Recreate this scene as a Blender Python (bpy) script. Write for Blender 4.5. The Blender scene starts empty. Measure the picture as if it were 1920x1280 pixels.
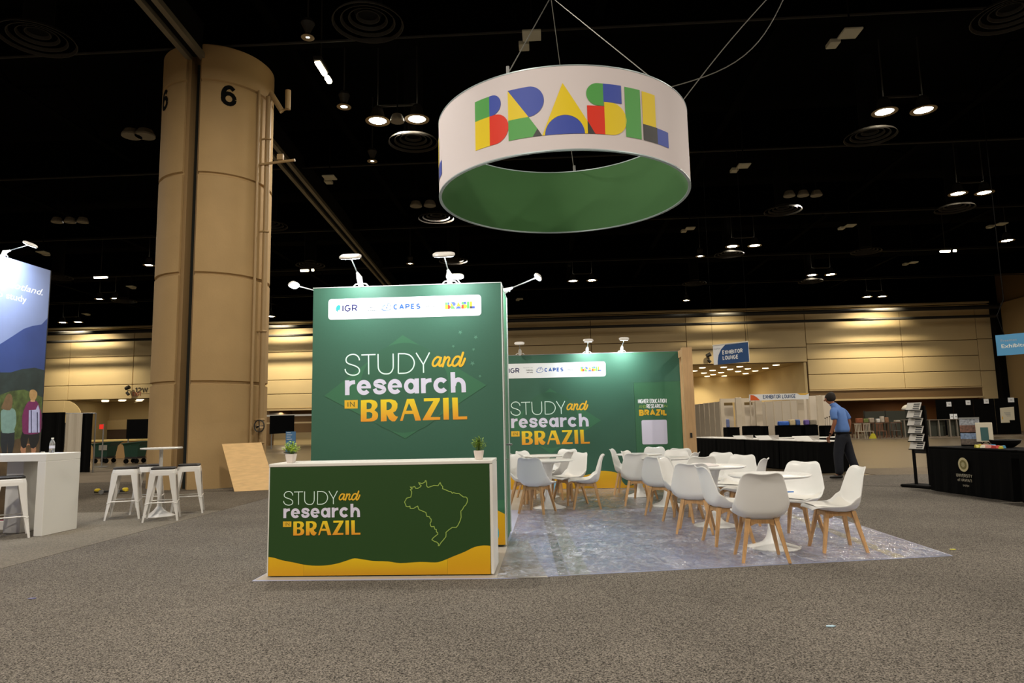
import bpy, math, random
from mathutils import Vector, Matrix, noise
from mathutils.geometry import tessellate_polygon
random.seed(7)
PI = math.pi
scn = bpy.context.scene
COL = scn.collection

# ------------------------------------------------------------------ camera
F_PX, CAM_H = 1280.0, 1.32
YAW, ROLL, PITCH = math.radians(3.0), -0.0205, math.atan(155 / 1280.0)
CAM_R = Matrix.Rotation(YAW, 3, 'Z') @ Matrix.Rotation(PI / 2 + PITCH, 3, 'X') @ Matrix.Rotation(ROLL, 3, 'Z')
cd = bpy.data.cameras.new('camera'); cam = bpy.data.objects.new('camera', cd); COL.objects.link(cam)
cam.matrix_world = Matrix.Translation((0, 0, CAM_H)) @ CAM_R.to_4x4()
cd.sensor_width = 36.0; cd.lens = 36.0 * F_PX / 1920.0; cd.clip_start = 0.05; cd.clip_end = 300
scn.camera = cam

# ------------------------------------------------------------------ world, exposure
wd = bpy.data.worlds.new('world'); scn.world = wd; wd.use_nodes = True
wd.node_tree.nodes['Background'].inputs[0].default_value = (1.0, 0.86, 0.66, 1)
wd.node_tree.nodes['Background'].inputs[1].default_value = 0.02
scn.view_settings.view_transform = 'Standard'; scn.view_settings.look = 'None'
scn.view_settings.exposure = 0.0; scn.view_settings.gamma = 1.0
scn.view_settings.use_curve_mapping = False
scn.cycles.max_bounces = 6; scn.cycles.diffuse_bounces = 3; scn.cycles.glossy_bounces = 3
scn.cycles.transparent_max_bounces = 8; scn.cycles.sample_clamp_indirect = 4.0; scn.cycles.use_denoising = True

HALL_WATT = 430.0      # each ceiling fitting
HALL_COL = (1.0, 0.92, 0.80)
LED_COL = (0.86, 0.95, 1.0)

def ray(px, py): return CAM_R @ Vector(((px - 960) / F_PX, -(py - 640) / F_PX, -1.0))
def at_z(px, py, z=0.0):          # the point of a horizontal plane seen at a pixel of the 1920x1280 photograph
    d = ray(px, py); t = (z - CAM_H) / d.z
    return Vector((0, 0, CAM_H)) + d * t
def at_y(px, py, y):              # the same for a plane across the hall
    d = ray(px, py); return Vector((0, 0, CAM_H)) + d * (y / d.y)
def at_x(px, py, x):
    d = ray(px, py); return Vector((0, 0, CAM_H)) + d * (x / d.x)

# ------------------------------------------------------------------ lamps of the hall (positions reused by the fittings below)
def area_lamp(name, loc, size, watt, col, rot=(0, 0, 0), parent=None, spread=PI, shape='DISK', sy=None):
    l = bpy.data.lights.new(name, 'AREA'); l.shape = shape; l.size = size
    if sy: l.size_y = sy
    l.energy = watt; l.color = col; l.spread = spread
    o = bpy.data.objects.new(name, l); COL.objects.link(o); o.location = loc; o.rotation_euler = rot
    if parent: o.parent = parent
    return o
for gy in (-7, 1.5, 10.5, 19, 28, 36, 44):
    for gx in (-36, -20, -4.3, 10.8, 24):
        if gy > 30 and gx < -30: continue
        k = 1.0
        if gy < 5: k = 1.9
        if gy == 44: k = 0.55
        area_lamp('ceiling_lamp_light', (gx, gy, 10.1), 0.7, HALL_WATT * k, HALL_COL)

# ------------------------------------------------------------------ materials
def lin(c):
    return tuple((v / 12.92) if v <= 0.04045 else ((v + 0.055) / 1.055) ** 2.4 for v in c)
def rgb(r, g, b): return lin((r / 255.0, g / 255.0, b / 255.0)) + (1.0,)
MATS = {}
def mat(name, col, rough=0.6, metal=0.0, var=0.0, vscale=8.0, bump=0.0, bscale=60.0, emit=0.0, coat=0.0, spec=None, trans=0.0, stretch=None):
    if name in MATS: return MATS[name]
    m = bpy.data.materials.new(name); m.use_nodes = True; nt = m.node_tree; b = nt.nodes['Principled BSDF']
    c = rgb(*col)
    b.inputs['Base Color'].default_value = c; b.inputs['Roughness'].default_value = rough
    b.inputs['Metallic'].default_value = metal
    if spec is not None: b.inputs['Specular IOR Level'].default_value = spec
    if coat: b.inputs['Coat Weight'].default_value = coat; b.inputs['Coat Roughness'].default_value = 0.1
    if trans: b.inputs['Transmission Weight'].default_value = trans
    if emit:
        b.inputs['Emission Color'].default_value = c; b.inputs['Emission Strength'].default_value = emit
    if var or bump:
        tc = nt.nodes.new('ShaderNodeTexCoord'); src = tc.outputs['Object']
        if stretch:
            mp = nt.nodes.new('ShaderNodeMapping'); mp.inputs['Scale'].default_value = stretch
            nt.links.new(src, mp.inputs[0]); src = mp.outputs[0]
    if var:
        n = nt.nodes.new('ShaderNodeTexNoise'); n.inputs['Scale'].default_value = vscale; n.inputs['Detail'].default_value = 4
        nt.links.new(src, n.inputs['Vector'])
        mx = nt.nodes.new('ShaderNodeMix'); mx.data_type = 'RGBA'
        mx.inputs[6].default_value = tuple(v * (1 - var) for v in c[:3]) + (1,)
        mx.inputs[7].default_value = tuple(min(1, v * (1 + var)) for v in c[:3]) + (1,)
        rp = nt.nodes.new('ShaderNodeMapRange'); rp.inputs[1].default_value = 0.3; rp.inputs[2].default_value = 0.7
        nt.links.new(n.outputs['Fac'], rp.inputs[0]); nt.links.new(rp.outputs[0], mx.inputs[0])
        nt.links.new(mx.outputs[2], b.inputs['Base Color'])
    if bump:
        n2 = nt.nodes.new('ShaderNodeTexNoise'); n2.inputs['Scale'].default_value = bscale; n2.inputs['Detail'].default_value = 3
        nt.links.new(src, n2.inputs['Vector'])
        bp = nt.nodes.new('ShaderNodeBump'); bp.inputs['Strength'].default_value = bump; bp.inputs['Distance'].default_value = 0.01
        nt.links.new(n2.outputs['Fac'], bp.inputs['Height']); nt.links.new(bp.outputs[0], b.inputs['Normal'])
    MATS[name] = m; return m
def carpet_mat(name, dark, light, scale=130.0):
    m = bpy.data.materials.new(name); m.use_nodes = True; nt = m.node_tree; b = nt.nodes['Principled BSDF']
    b.inputs['Roughness'].default_value = 0.95; b.inputs['Specular IOR Level'].default_value = 0.1
    tc = nt.nodes.new('ShaderNodeTexCoord')
    n = nt.nodes.new('ShaderNodeTexNoise'); n.inputs['Scale'].default_value = scale; n.inputs['Detail'].default_value = 2; n.inputs['Roughness'].default_value = 0.7
    n2 = nt.nodes.new('ShaderNodeTexNoise'); n2.inputs['Scale'].default_value = 0.7; n2.inputs['Detail'].default_value = 5
    nt.links.new(tc.outputs['Object'], n.inputs['Vector']); nt.links.new(tc.outputs['Object'], n2.inputs['Vector'])
    r = nt.nodes.new('ShaderNodeValToRGB'); r.color_ramp.elements[0].position = 0.36; r.color_ramp.elements[1].position = 0.64
    r.color_ramp.elements[0].color = rgb(*dark); r.color_ramp.elements[1].color = rgb(*light)
    nt.links.new(n.outputs['Fac'], r.inputs[0])
    mr = nt.nodes.new('ShaderNodeMapRange'); mr.inputs[1].default_value = 0.3; mr.inputs[2].default_value = 0.7; mr.inputs[3].default_value = 0.84; mr.inputs[4].default_value = 1.12
    nt.links.new(n2.outputs['Fac'], mr.inputs[0])
    mx = nt.nodes.new('ShaderNodeMix'); mx.data_type = 'RGBA'; mx.blend_type = 'MULTIPLY'; mx.inputs[0].default_value = 1.0
    nt.links.new(r.outputs[0], mx.inputs[6]); nt.links.new(mr.outputs[0], mx.inputs[7])
    nt.links.new(mx.outputs[2], b.inputs['Base Color'])
    bp = nt.nodes.new('ShaderNodeBump'); bp.inputs['Strength'].default_value = 0.9; bp.inputs['Distance'].default_value = 0.008
    nt.links.new(n.outputs['Fac'], bp.inputs['Height']); nt.links.new(bp.outputs[0], b.inputs['Normal'])
    return m
def gradient_mat(name, low, high, rough=0.5):   # a print that runs from one ink to the other up the object's own height
    m = bpy.data.materials.new(name); m.use_nodes = True; nt = m.node_tree; b = nt.nodes['Principled BSDF']
    b.inputs['Roughness'].default_value = rough
    tc = nt.nodes.new('ShaderNodeTexCoord'); sp = nt.nodes.new('ShaderNodeSeparateXYZ'); r = nt.nodes.new('ShaderNodeValToRGB')
    nt.links.new(tc.outputs['Generated'], sp.inputs[0]); nt.links.new(sp.outputs['Z'], r.inputs[0])
    r.color_ramp.elements[0].color = rgb(*low); r.color_ramp.elements[1].color = rgb(*high)
    nt.links.new(r.outputs[0], b.inputs['Base Color'])
    return m
def emit_mat(name, col, strength):
    m = bpy.data.materials.new(name); m.use_nodes = True; nt = m.node_tree; nt.nodes.clear()
    e = nt.nodes.new('ShaderNodeEmission'); o = nt.nodes.new('ShaderNodeOutputMaterial')
    e.inputs[0].default_value = tuple(col) + (1,); e.inputs[1].default_value = strength
    nt.links.new(e.outputs[0], o.inputs[0]); return m

# ------------------------------------------------------------------ mesh helpers
class MB:
    def __init__(s): s.v = []; s.f = []
    def add(s, vs, fs):
        n = len(s.v); s.v += [tuple(p) for p in vs]; s.f += [tuple(i + n for i in f) for f in fs]; return s
    def box(s, c, size, rz=0.0, M=None):
        x, y, z = (q / 2 for q in size)
        P = [(-x, -y, -z), (x, -y, -z), (x, y, -z), (-x, y, -z), (-x, -y, z), (x, -y, z), (x, y, z), (-x, y, z)]
        R = M if M is not None else Matrix.Rotation(rz, 3, 'Z')
        return s.add([Vector(c) + R @ Vector(p) for p in P], [(3, 2, 1, 0), (4, 5, 6, 7), (0, 1, 5, 4), (1, 2, 6, 5), (2, 3, 7, 6), (3, 0, 4, 7)])
    def span(s, a, b):
        a, b = Vector(a), Vector(b); return s.box((a + b) / 2, [abs(q) for q in (b - a)])
    def bev(s, a, b, r=0.01):      # a box with chamfered vertical and top edges
        x0, x1 = sorted((a[0], b[0])); y0, y1 = sorted((a[1], b[1])); z0, z1 = sorted((a[2], b[2]))
        def ring(i, z, c):
            X0, X1, Y0, Y1 = x0 + i, x1 - i, y0 + i, y1 - i
            return [(X0 + c, Y0, z), (X1 - c, Y0, z), (X1, Y0 + c, z), (X1, Y1 - c, z), (X1 - c, Y1, z), (X0 + c, Y1, z), (X0, Y1 - c, z), (X0, Y0 + c, z)]
        rs = [ring(r, z0, r), ring(0, z0 + r, r), ring(0, z1 - r, r), ring(r, z1, r)]
        return s.loft(rs, True, True)
    def loft(s, rings, cap0=True, cap1=True, closed=True):
        n = len(rings[0]); vs = [p for r in rings for p in r]; fs = []
        for k in range(len(rings) - 1):
            for i in range(n if closed else n - 1):
                j = (i + 1) % n; fs.append((k * n + i, k * n + j, (k + 1) * n + j, (k + 1) * n + i))
        if cap0: fs.append(tuple(reversed(range(n))))
        if cap1: fs.append(tuple(range((len(rings) - 1) * n, len(rings) * n)))
        return s.add(vs, fs)
    def lathe(s, prof, c=(0, 0, 0), n=32, cap0=True, cap1=True):
        return s.loft([[(c[0] + r * math.cos(2 * PI * i / n), c[1] + r * math.sin(2 * PI * i / n), c[2] + z) for i in range(n)] for r, z in prof], cap0, cap1)
    def tube(s, pts, r, n=8, caps=True):
        pts = [Vector(p) for p in pts]; rings = []; up = None
        rr = r if isinstance(r, (list, tuple)) else [r] * len(pts)
        for k, p in enumerate(pts):
            t = (pts[min(k + 1, len(pts) - 1)] - pts[max(k - 1, 0)]).normalized()
            if up is None:
                up = Vector((0, 0, 1)) if abs(t.z) < 0.9 else Vector((1, 0, 0))
            a = t.cross(up)
            if a.length < 1e-5: a = t.orthogonal()
            a.normalize(); b = t.cross(a).normalized(); up = -b if k < 0 else up
            rings.append([p + a * (rr[k] * math.cos(2 * PI * i / n)) + b * (rr[k] * math.sin(2 * PI * i / n)) for i in range(n)])
        return s.loft(rings, caps, caps)
    def taper(s, a, b, wa, wb, rz=0.0):   # four-sided bar from a to b, square section wa -> wb (tuples allowed)
        wa = wa if isinstance(wa, tuple) else (wa, wa); wb = wb if isinstance(wb, tuple) else (wb, wb)
        R = Matrix.Rotation(rz, 3, 'Z'); rg = []
        for p, w in ((a, wa), (b, wb)):
            rg.append([Vector(p) + R @ Vector((sx * w[0] / 2, sy * w[1] / 2, 0)) for sx, sy in ((-1, -1), (1, -1), (1, 1), (-1, 1))])
        return s.loft(rg)
    def poly(s, pts, loops_holes=()):
        loops = [[Vector((p[0], p[1], p[2])) for p in pts]] + [[Vector(p) for p in h] for h in loops_holes]
        flat = [p for l in loops for p in l]
        return s.add(flat, [tuple(t) for t in tessellate_polygon(loops)])
    def prism(s, pts, vec):        # closed outline swept along vec
        n = len(pts); a = [Vector(p) for p in pts]; b = [p + Vector(vec) for p in a]
        tri = tessellate_polygon([a])
        fs = [tuple(t) for t in tri] + [tuple(n + i for i in reversed(t)) for t in tri] + [(i, (i + 1) % n, n + (i + 1) % n, n + i) for i in range(n)]
        return s.add(a + b, fs)
    def mesh(s, name, smooth=False):
        me = bpy.data.meshes.new(name); me.from_pydata([tuple(v) for v in s.v], [], s.f); me.validate()
        if smooth:
            me.polygons.foreach_set('use_smooth', [True] * len(me.polygons))
        me.update(); return me
def obj(name, mb, m, parent=None, smooth=False, auto=False):
    me = mb.mesh(name, smooth or auto) if isinstance(mb, MB) else mb
    if isinstance(mb, MB):
        import bmesh
        bm = bmesh.new(); bm.from_mesh(me); bmesh.ops.recalc_face_normals(bm, faces=bm.faces)
        if auto:
            for e in bm.edges:
                if len(e.link_faces) == 2 and e.calc_face_angle(0) > 0.7: e.smooth = False
        bm.to_mesh(me); bm.free()
        me.materials.append(m)
    o = bpy.data.objects.new(name, me); COL.objects.link(o)
    if parent: o.parent = parent
    return o
def tag(o, label=None, cat=None, group=None, kind=None):
    if label: o['label'] = label
    if cat: o['category'] = cat
    if group: o['group'] = group
    if kind: o['kind'] = kind
    return o
def thing(name, label, cat, loc=(0, 0, 0), rz=0.0, group=None):
    o = bpy.data.objects.new(name, None); COL.objects.link(o); o.empty_display_size = 0.1
    o.location = loc; o.rotation_euler = (0, 0, rz); return tag(o, label, cat, group)
def setting(name, loc=(0, 0, 0)):
    o = bpy.data.objects.new(name, None); COL.objects.link(o); o.location = loc; o['kind'] = 'structure'; o.empty_display_size = 0.1; return o
def struct(name, mb, m, parent=None, **k):
    o = obj(name, mb, m, parent, **k)
    if not parent: o['kind'] = 'structure'
    return o
def kids(o): return [c for c in bpy.data.objects if c.parent == o]
def dup(root, loc, rz, label, group=None, parent=None):
    ch = TREE.setdefault(root.name, [(c, kids(c)) for c in kids(root)])
    r = root.copy(); COL.objects.link(r); r.location = loc; r.rotation_euler = (0, 0, rz); r['label'] = label
    if group: r['group'] = group
    for c, gs in ch:
        d = c.copy(); COL.objects.link(d); d.parent = r
        for g in gs:
            e = g.copy(); COL.objects.link(e); e.parent = d
    return r
TREE = {}

# flat artwork: shapes are made in (u, v) and put on a surface by a function place(u, v, lift) -> point
class Art:
    def __init__(s, place, ls=0.2): s.place = lambda u, v, l: place(u, v, l * ls); s.k = 0
    def fill(s, pts, lift=0.002, holes=(), mb=None):
        mb = mb or MB()
        P = [Vector((p[0], p[1], 0)) for p in pts]; Hs = [[Vector((p[0], p[1], 0)) for p in h] for h in holes]
        loops = [P] + Hs; flat = [p for l in loops for p in l]
        mb.add([s.place(p.x, p.y, lift) for p in flat], [tuple(t) for t in tessellate_polygon(loops)]); return mb
    def ribbon(s, pts, w, lift=0.002, mb=None, closed=False, cap=False):
        mb = mb or MB(); n = len(pts); L = []; R_ = []
        P = [Vector(p[:2]) for p in pts]
        for i, p in enumerate(P):
            if closed: a, b = P[i - 1], P[(i + 1) % n]
            else: a, b = P[max(i - 1, 0)], P[min(i + 1, n - 1)]
            d1 = (p - a); d2 = (b - p)
            d1 = d1.normalized() if d1.length > 1e-9 else d2.normalized()
            d2 = d2.normalized() if d2.length > 1e-9 else d1
            t = (d1 + d2); t = t.normalized() if t.length > 1e-6 else d1
            nrm = Vector((-t.y, t.x)); k = 1.0 / max(0.45, nrm.dot(Vector((-d1.y, d1.x))))
            L.append(p + nrm * w / 2 * k); R_.append(p - nrm * w / 2 * k)
        s.k += 1; lf = lift + 0.00015 * (s.k % 6)
        vs = [s.place(p.x, p.y, lf) for p in L] + [s.place(p.x, p.y, lf) for p in R_]
        m = n if closed else n - 1
        mb.add(vs, [(i, (i + 1) % n, n + (i + 1) % n, n + i) for i in range(m)])
        if cap:
            for p in (P[0], P[-1]):
                lf += 0.00012
                c = [s.place(p.x + w / 2 * math.cos(a * PI / 6), p.y + w / 2 * math.sin(a * PI / 6), lf) for a in range(12)]
                mb.add(c, [tuple(range(12))])
        return mb
def arc(cx, cy, rx, ry, a0, a1, n=20):
    return [(cx + rx * math.cos(math.radians(a0 + (a1 - a0) * i / n)), cy + ry * math.sin(math.radians(a0 + (a1 - a0) * i / n))) for i in range(n + 1)]
def smooth_pts(pts, n=5, closed=False):
    P = [Vector(p[:2]) for p in pts]; out = []; N = len(P)
    for i in range(N if closed else N - 1):
        p0 = P[(i - 1) % N] if closed or i > 0 else P[0]; p1 = P[i]; p2 = P[(i + 1) % N]
        p3 = P[(i + 2) % N] if closed or i + 2 < N else P[-1]
        for k in range(n):
            t = k / n
            out.append(tuple(0.5 * ((2 * p1) + (p2 - p0) * t + (2 * p0 - 5 * p1 + 4 * p2 - p3) * t * t + (3 * p1 - p0 - 3 * p2 + p3) * t ** 3)))
    if not closed: out.append(tuple(P[-1]))
    return out
_txt = {}
def text_mb(s, bold=0.0, shear=0.0, spacing=1.0):
    """lettering from the built-in font as triangles, height 1 = one em"""
    key = (s, bold, shear, spacing)
    if key not in _txt:
        cu = bpy.data.curves.new('t', 'FONT'); cu.body = s; cu.size = 1.0; cu.offset = bold; cu.shear = shear; cu.space_character = spacing
        cu.resolution_u = 3; cu.fill_mode = 'FRONT'
        o = bpy.data.objects.new('t', cu); COL.objects.link(o)
        dg = bpy.context.evaluated_depsgraph_get(); me = bpy.data.meshes.new_from_object(o.evaluated_get(dg))
        vs = [tuple(v.co) for v in me.vertices]; fs = [tuple(p.vertices) for p in me.polygons]
        bpy.data.objects.remove(o); bpy.data.curves.remove(cu); bpy.data.meshes.remove(me)
        _txt[key] = (vs, fs)
    return _txt[key]
def lettering(name, s, art, u, v, w=None, h=None, m=None, parent=None, lift=0.003, bold=0.0, shear=0.0, spacing=1.0, align='L'):
    """text whose box starts at (u, v) with capital height h, squeezed to width w when given"""
    vs, fs = text_mb(s, bold, shear, spacing)
    x0 = min(p[0] for p in vs); x1 = max(p[0] for p in vs); cap = 0.73
    sy = h / cap; sx = (w / (x1 - x0)) if w else sy
    W = (x1 - x0) * sx
    if align == 'C': u -= W / 2
    if align == 'R': u -= W
    mb = MB().add([art.place(u + (p[0] - x0) * sx, v + p[1] * sy, lift) for p in vs], fs)
    return obj(name, mb, m, parent)
def plane_art(O, U=(1, 0, 0), V=(0, 0, 1), N=(0, -1, 0)):
    O, U, V, N = Vector(O), Vector(U).normalized(), Vector(V).normalized(), Vector(N).normalized()
    return Art(lambda u, v, l: O + U * u + V * v + N * l)

# capitals drawn as strokes in a 0..1 box: width, strokes
def _r(cx, cy, rx, ry, a0, a1): return arc(cx, cy, rx, ry, a0, a1, 14)
GL = {
 'A': (.62, [[(0, 0), (.31, 1), (.62, 0)], [(.1, .3), (.52, .3)]]), 'B': (.52, [[(.3, .53), (0, .53)], [(0, .53), (0, 1), (.28, 1)] + _r(.28, .765, .2, .235, 90, -90), [(0, .55), (0, 0), (.3, 0)] + _r(.3, .265, .22, .265, -90, 90)]),
 'C': (.54, [_r(.29, .5, .29, .5, 50, 310)]), 'D': (.54, [[(0, 0), (0, 1), (.22, 1)] + _r(.22, .5, .32, .5, 90, -90) + [(0, 0)]]),
 'E': (.44, [[(.44, 1), (0, 1), (0, 0), (.44, 0)], [(0, .52), (.38, .52)]]), 'F': (.44, [[(.44, 1), (0, 1), (0, 0)], [(0, .5), (.38, .5)]]),
 'G': (.58, [_r(.29, .5, .29, .5, 50, 340) + [(.56, .46), (.34, .46)]]), 'H': (.52, [[(0, 0), (0, 1)], [(.52, 0), (.52, 1)], [(0, .52), (.52, .52)]]),
 'I': (.0, [[(0, 0), (0, 1)]]), 'L': (.42, [[(0, 1), (0, 0), (.42, 0)]]), 'M': (.66, [[(0, 0), (0, 1), (.33, .3), (.66, 1), (.66, 0)]]), 'N': (.54, [[(0, 0), (0, 1), (.54, 0), (.54, 1)]]),
 'O': (.58, [_r(.29, .5, .29, .5, 0, 360)]), 'P': (.5, [[(0, 0), (0, 1), (.26, 1)] + _r(.26, .73, .24, .27, 90, -90) + [(0, .46)]]), 'R': (.52, [[(0, 0), (0, 1), (.26, 1)] + _r(.26, .73, .24, .27, 90, -90) + [(0, .46)], [(.26, .46), (.52, 0)]]),
 'S': (.5, [_r(.26, .745, .22, .255, 30, 270) + _r(.25, .25, .24, .25, 90, -150)]), 'T': (.54, [[(0, 1), (.54, 1)], [(.27, 1), (.27, 0)]]), 'U': (.52, [[(0, 1), (0, .26)] + _r(.26, .26, .26, .26, 180, 360) + [(.52, 1)]]),
 'V': (.6, [[(0, 1), (.3, 0), (.6, 1)]]), 'W': (.84, [[(0, 1), (.2, 0), (.42, .9), (.64, 0), (.84, 1)]]), 'X': (.56, [[(0, 0), (.56, 1)], [(0, 1), (.56, 0)]]), 'Y': (.58, [[(0, 1), (.29, .45), (.58, 1)], [(.29, .47), (.29, 0)]]), 'Z': (.5, [[(0, 1), (.5, 1), (0, 0), (.5, 0)]]),
 '1': (.2, [[(0, .78), (.2, 1), (.2, 0)]]), '2': (.5, [_r(.25, .73, .25, .27, 160, -30) + [(0, 0), (.5, 0)]]), '3': (.46, [_r(.22, .75, .22, .25, 150, -90), _r(.22, .26, .24, .26, 90, -150)]), '4': (.52, [[(.4, 0), (.4, 1), (0, .3), (.52, .3)]]),
 '6': (.54, [_r(.27, .31, .27, .31, 0, 360), [(.5, .86)] + _r(.3, .68, .2, .32, 50, 110) + _r(.3, .5, .3, .5, 120, 200)]), ' ': (.24, []), "'": (.0, [[(0, 1), (0, .75)]])}
def caps(name, s, art, u, v, w=None, h=None, m=None, parent=None, lift=0.003, wt=0.16, gap=0.2, align='L'):
    """capitals with stroke weight wt (share of the height) fitted into w x h with the foot at (u, v)"""
    x = wt / 2; pos = []
    for ch in s: pos.append(x); x += GL[ch][0] + wt + gap * (0.45 if ch != ' ' else 0)
    tot = x - wt / 2 - gap * 0.45
    sy = h * (1 - wt); sx = (w / tot) if w else h
    W = tot * sx
    if align == 'C': u -= W / 2
    if align == 'R': u -= W
    mb = MB(); q = (1 - wt); sw = wt * (sx * 0.5 + h * 0.5)
    for ch, x0 in zip(s, pos):
        for st in GL[ch][1]: art.ribbon([(u + (x0 + p[0]) * sx, v + wt * h / 2 + p[1] * sy) for p in st], sw, lift, mb)
    return obj(name, mb, m, parent)

# ================================================================== colours
M_CONC = mat('concrete_paint', (168, 138, 92), 0.75, var=0.06, vscale=1.2, bump=0.25, bscale=25)
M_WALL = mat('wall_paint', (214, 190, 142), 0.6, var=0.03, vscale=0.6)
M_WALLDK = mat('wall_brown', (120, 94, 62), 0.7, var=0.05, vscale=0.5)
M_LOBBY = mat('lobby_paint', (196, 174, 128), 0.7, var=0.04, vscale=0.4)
M_BLACK = mat('black_paint', (10, 9, 8), 0.85, spec=0.1); M_BEAM = mat('beam_black', (4, 4, 3), 0.95, spec=0.02)
M_CEIL = mat('ceiling_black', (5, 5, 4), 0.95, var=0.3, vscale=0.3, spec=0.02)
M_STEELDK = mat('dark_steel', (44, 42, 38), 0.6, 0.3)
M_TRACK = mat('track_metal', (112, 104, 86), 0.5, 0.2, var=0.1, vscale=2)
M_METAL = mat('grey_metal', (150, 150, 148), 0.4, 0.6)
M_CHROME = mat('chrome', (200, 200, 205), 0.2, 1.0)
M_WHITE = mat('white_laminate', (225, 222, 215), 0.35)
M_WHITEP = mat('white_plastic', (232, 231, 228), 0.3, spec=0.4)
M_WPAINT = mat('white_powder_coat', (226, 222, 216), 0.3, coat=0.3)
M_CUSH = mat('chair_pad', (236, 233, 226), 0.55, bump=0.05, bscale=300)
M_WOOD = mat('beech_wood', (186, 144, 96), 0.45, var=0.16, vscale=9, stretch=(6, 6, 0.6))
M_PLY = mat('plywood', (206, 168, 112), 0.6, var=0.1, vscale=5, stretch=(1, 1, 6))
M_POST = mat('pine_post', (196, 158, 112), 0.6, var=0.08, vscale=6, stretch=(5, 5, 0.5))
M_DRAPE = mat('black_drape', (5, 5, 5), 0.9, spec=0.1)
M_DRAPEW = mat('cream_drape', (196, 186, 168), 0.9, bump=0.4, bscale=6)
M_GREEN = mat('panel_green', (52, 96, 76), 0.55, var=0.03, vscale=60)
M_GREEN2 = mat('panel_green_diamond', (56, 110, 78), 0.55)
M_GREEN3 = mat('panel_green_disc', (50, 96, 72), 0.55)
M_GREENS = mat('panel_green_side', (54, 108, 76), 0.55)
M_CGREEN = mat('counter_green', (32, 68, 22), 0.5, var=0.03, vscale=60)
M_YEL = gradient_mat('print_yellow', (206, 150, 8), (226, 178, 16))
M_MINT = mat('print_mint', (226, 250, 240), 0.5)
M_LILAC = mat('print_lilac', (222, 218, 238), 0.5)
M_GOLD = mat('print_gold', (232, 182, 44), 0.5)
M_BRAZ = gradient_mat('print_gold_gradient', (232, 150, 40), (240, 214, 40))
M_CARD = mat('print_white', (240, 242, 244), 0.5)
M_NAVY = mat('print_navy', (26, 26, 84), 0.5)
M_BLUE = mat('print_blue', (30, 92, 176), 0.5)
M_INK = mat('print_ink', (30, 34, 40), 0.5)
M_INKG = mat('print_grey', (150, 155, 160), 0.5)
B_BLU = mat('brand_blue', (62, 82, 178), 0.6); B_GRN = mat('brand_green', (86, 168, 80), 0.6)
B_YEL = mat('brand_yellow', (240, 210, 20), 0.6); B_RED = mat('brand_red', (232, 50, 20), 0.6); B_BLK = mat('brand_black', (64, 62, 62), 0.6)
M_FABW = mat('ring_fabric_white', (228, 218, 218), 0.8, bump=0.05, bscale=200)
M_FABG = mat('ring_fabric_green', (64, 108, 58), 0.85)
M_RIM = mat('ring_rim', (168, 182, 184), 0.4, 0.3)
M_HOT = emit_mat('lamp_glow', (1.0, 0.9, 0.72), 60.0)
M_HOT2 = emit_mat('strip_glow', (1.0, 0.85, 0.55), 14.0)
M_DOWN = emit_mat('downlight_glow', (1.0, 0.84, 0.55), 9.0)
M_LED = emit_mat('led_glow', LED_COL, 45.0)

# ================================================================== floor
def slab(name, pts, z0, z1, m):
    return struct(name, MB().prism([(x, y, z0) for x, y in pts], (0, 0, z1 - z0)), m)
mf = mat('floor_concrete', (100, 88, 70), 0.28, var=0.12, vscale=0.5, bump=0.02, bscale=4)
slab('floor', [(-60, -14), (60, -14), (60, 80), (-60, 80)], -0.2, -0.004, mf)
C_DARK = carpet_mat('carpet_speckled', (40, 37, 34), (142, 134, 124), 105.0)
C_DARK2 = carpet_mat('carpet_speckled_far', (66, 60, 52), (112, 102, 88), 45.0)
C_LITE = carpet_mat('carpet_aisle', (98, 92, 83), (136, 128, 115), 70.0)
C_TAN = carpet_mat('carpet_tan', (108, 97, 82), (128, 115, 98), 40.0)
slab('floor_carpet', [(-5.45, -14), (45, -14), (45, 17.0), (7.4, 16.2), (-5.45, 18.5)], -0.003, 0.006, C_DARK)
slab('floor_carpet_aisle', [(-45, -14), (-5.46, -14), (-5.46, 11.25), (-45, 10.6)], -0.003, 0.007, C_LITE)
slab('floor_carpet_left', [(-45, 10.61), (-5.46, 11.26), (-5.46, 18.5), (-45, 14.6)], -0.003, 0.006, C_DARK2)
slab('floor_carpet_strip', [(-45, 14.61), (-11.0, 17.86), (-11.0, 24.5), (-45, 21.6)], -0.003, 0.005, C_TAN)
slab('floor_carpet_edge', [(7.4, 16.22), (45, 17.02), (45, 21.5), (7.4, 18.2)], -0.003, 0.005, C_TAN)
slab('floor_carpet_far', [(9, 42), (45, 42), (45, 54.5), (9, 54.5)], -0.003, 0.004, C_TAN)

# ================================================================== shell of the hall
def wseg(mb, p, q, z0, z1, th=0.2):
    p, q = Vector(p[:2]), Vector(q[:2]); d = (q - p); n = Vector((-d.y, d.x)).normalized() * th
    mb.prism([(p.x, p.y, z0), (q.x, q.y, z0), (q.x + n.x, q.y + n.y, z0), (p.x + n.x, p.y + n.y, z0)], (0, 0, z1 - z0)); return mb
WY = 55.0
def wx(px, y=WY): return at_y(px, 700, y).x
WTOP = 9.95
struct('ceiling', MB().span((-60, -14, 12.6), (60, 80, 12.8)), M_CEIL)
wb = setting('wall_back', (0, WY, 0))
def wall_panels(pxs, zs, m, skip=()):
    for i in range(len(pxs) - 1):
        for j in range(len(zs) - 1):
            if (i, j) in skip: continue
            a, b = wx(pxs[i]), wx(pxs[i + 1])
            mb = MB().bev((a + 0.02, -0.06, zs[j] + 0.025), (b - 0.02, 0.06, zs[j + 1] - 0.025), 0.02)
            obj('wall_panel', mb, m, wb)
ZL = [4.05, 5.25, 7.6, WTOP]
wall_panels([-60, 60, 130, 250, 400, 500], ZL, M_WALL)
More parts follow.
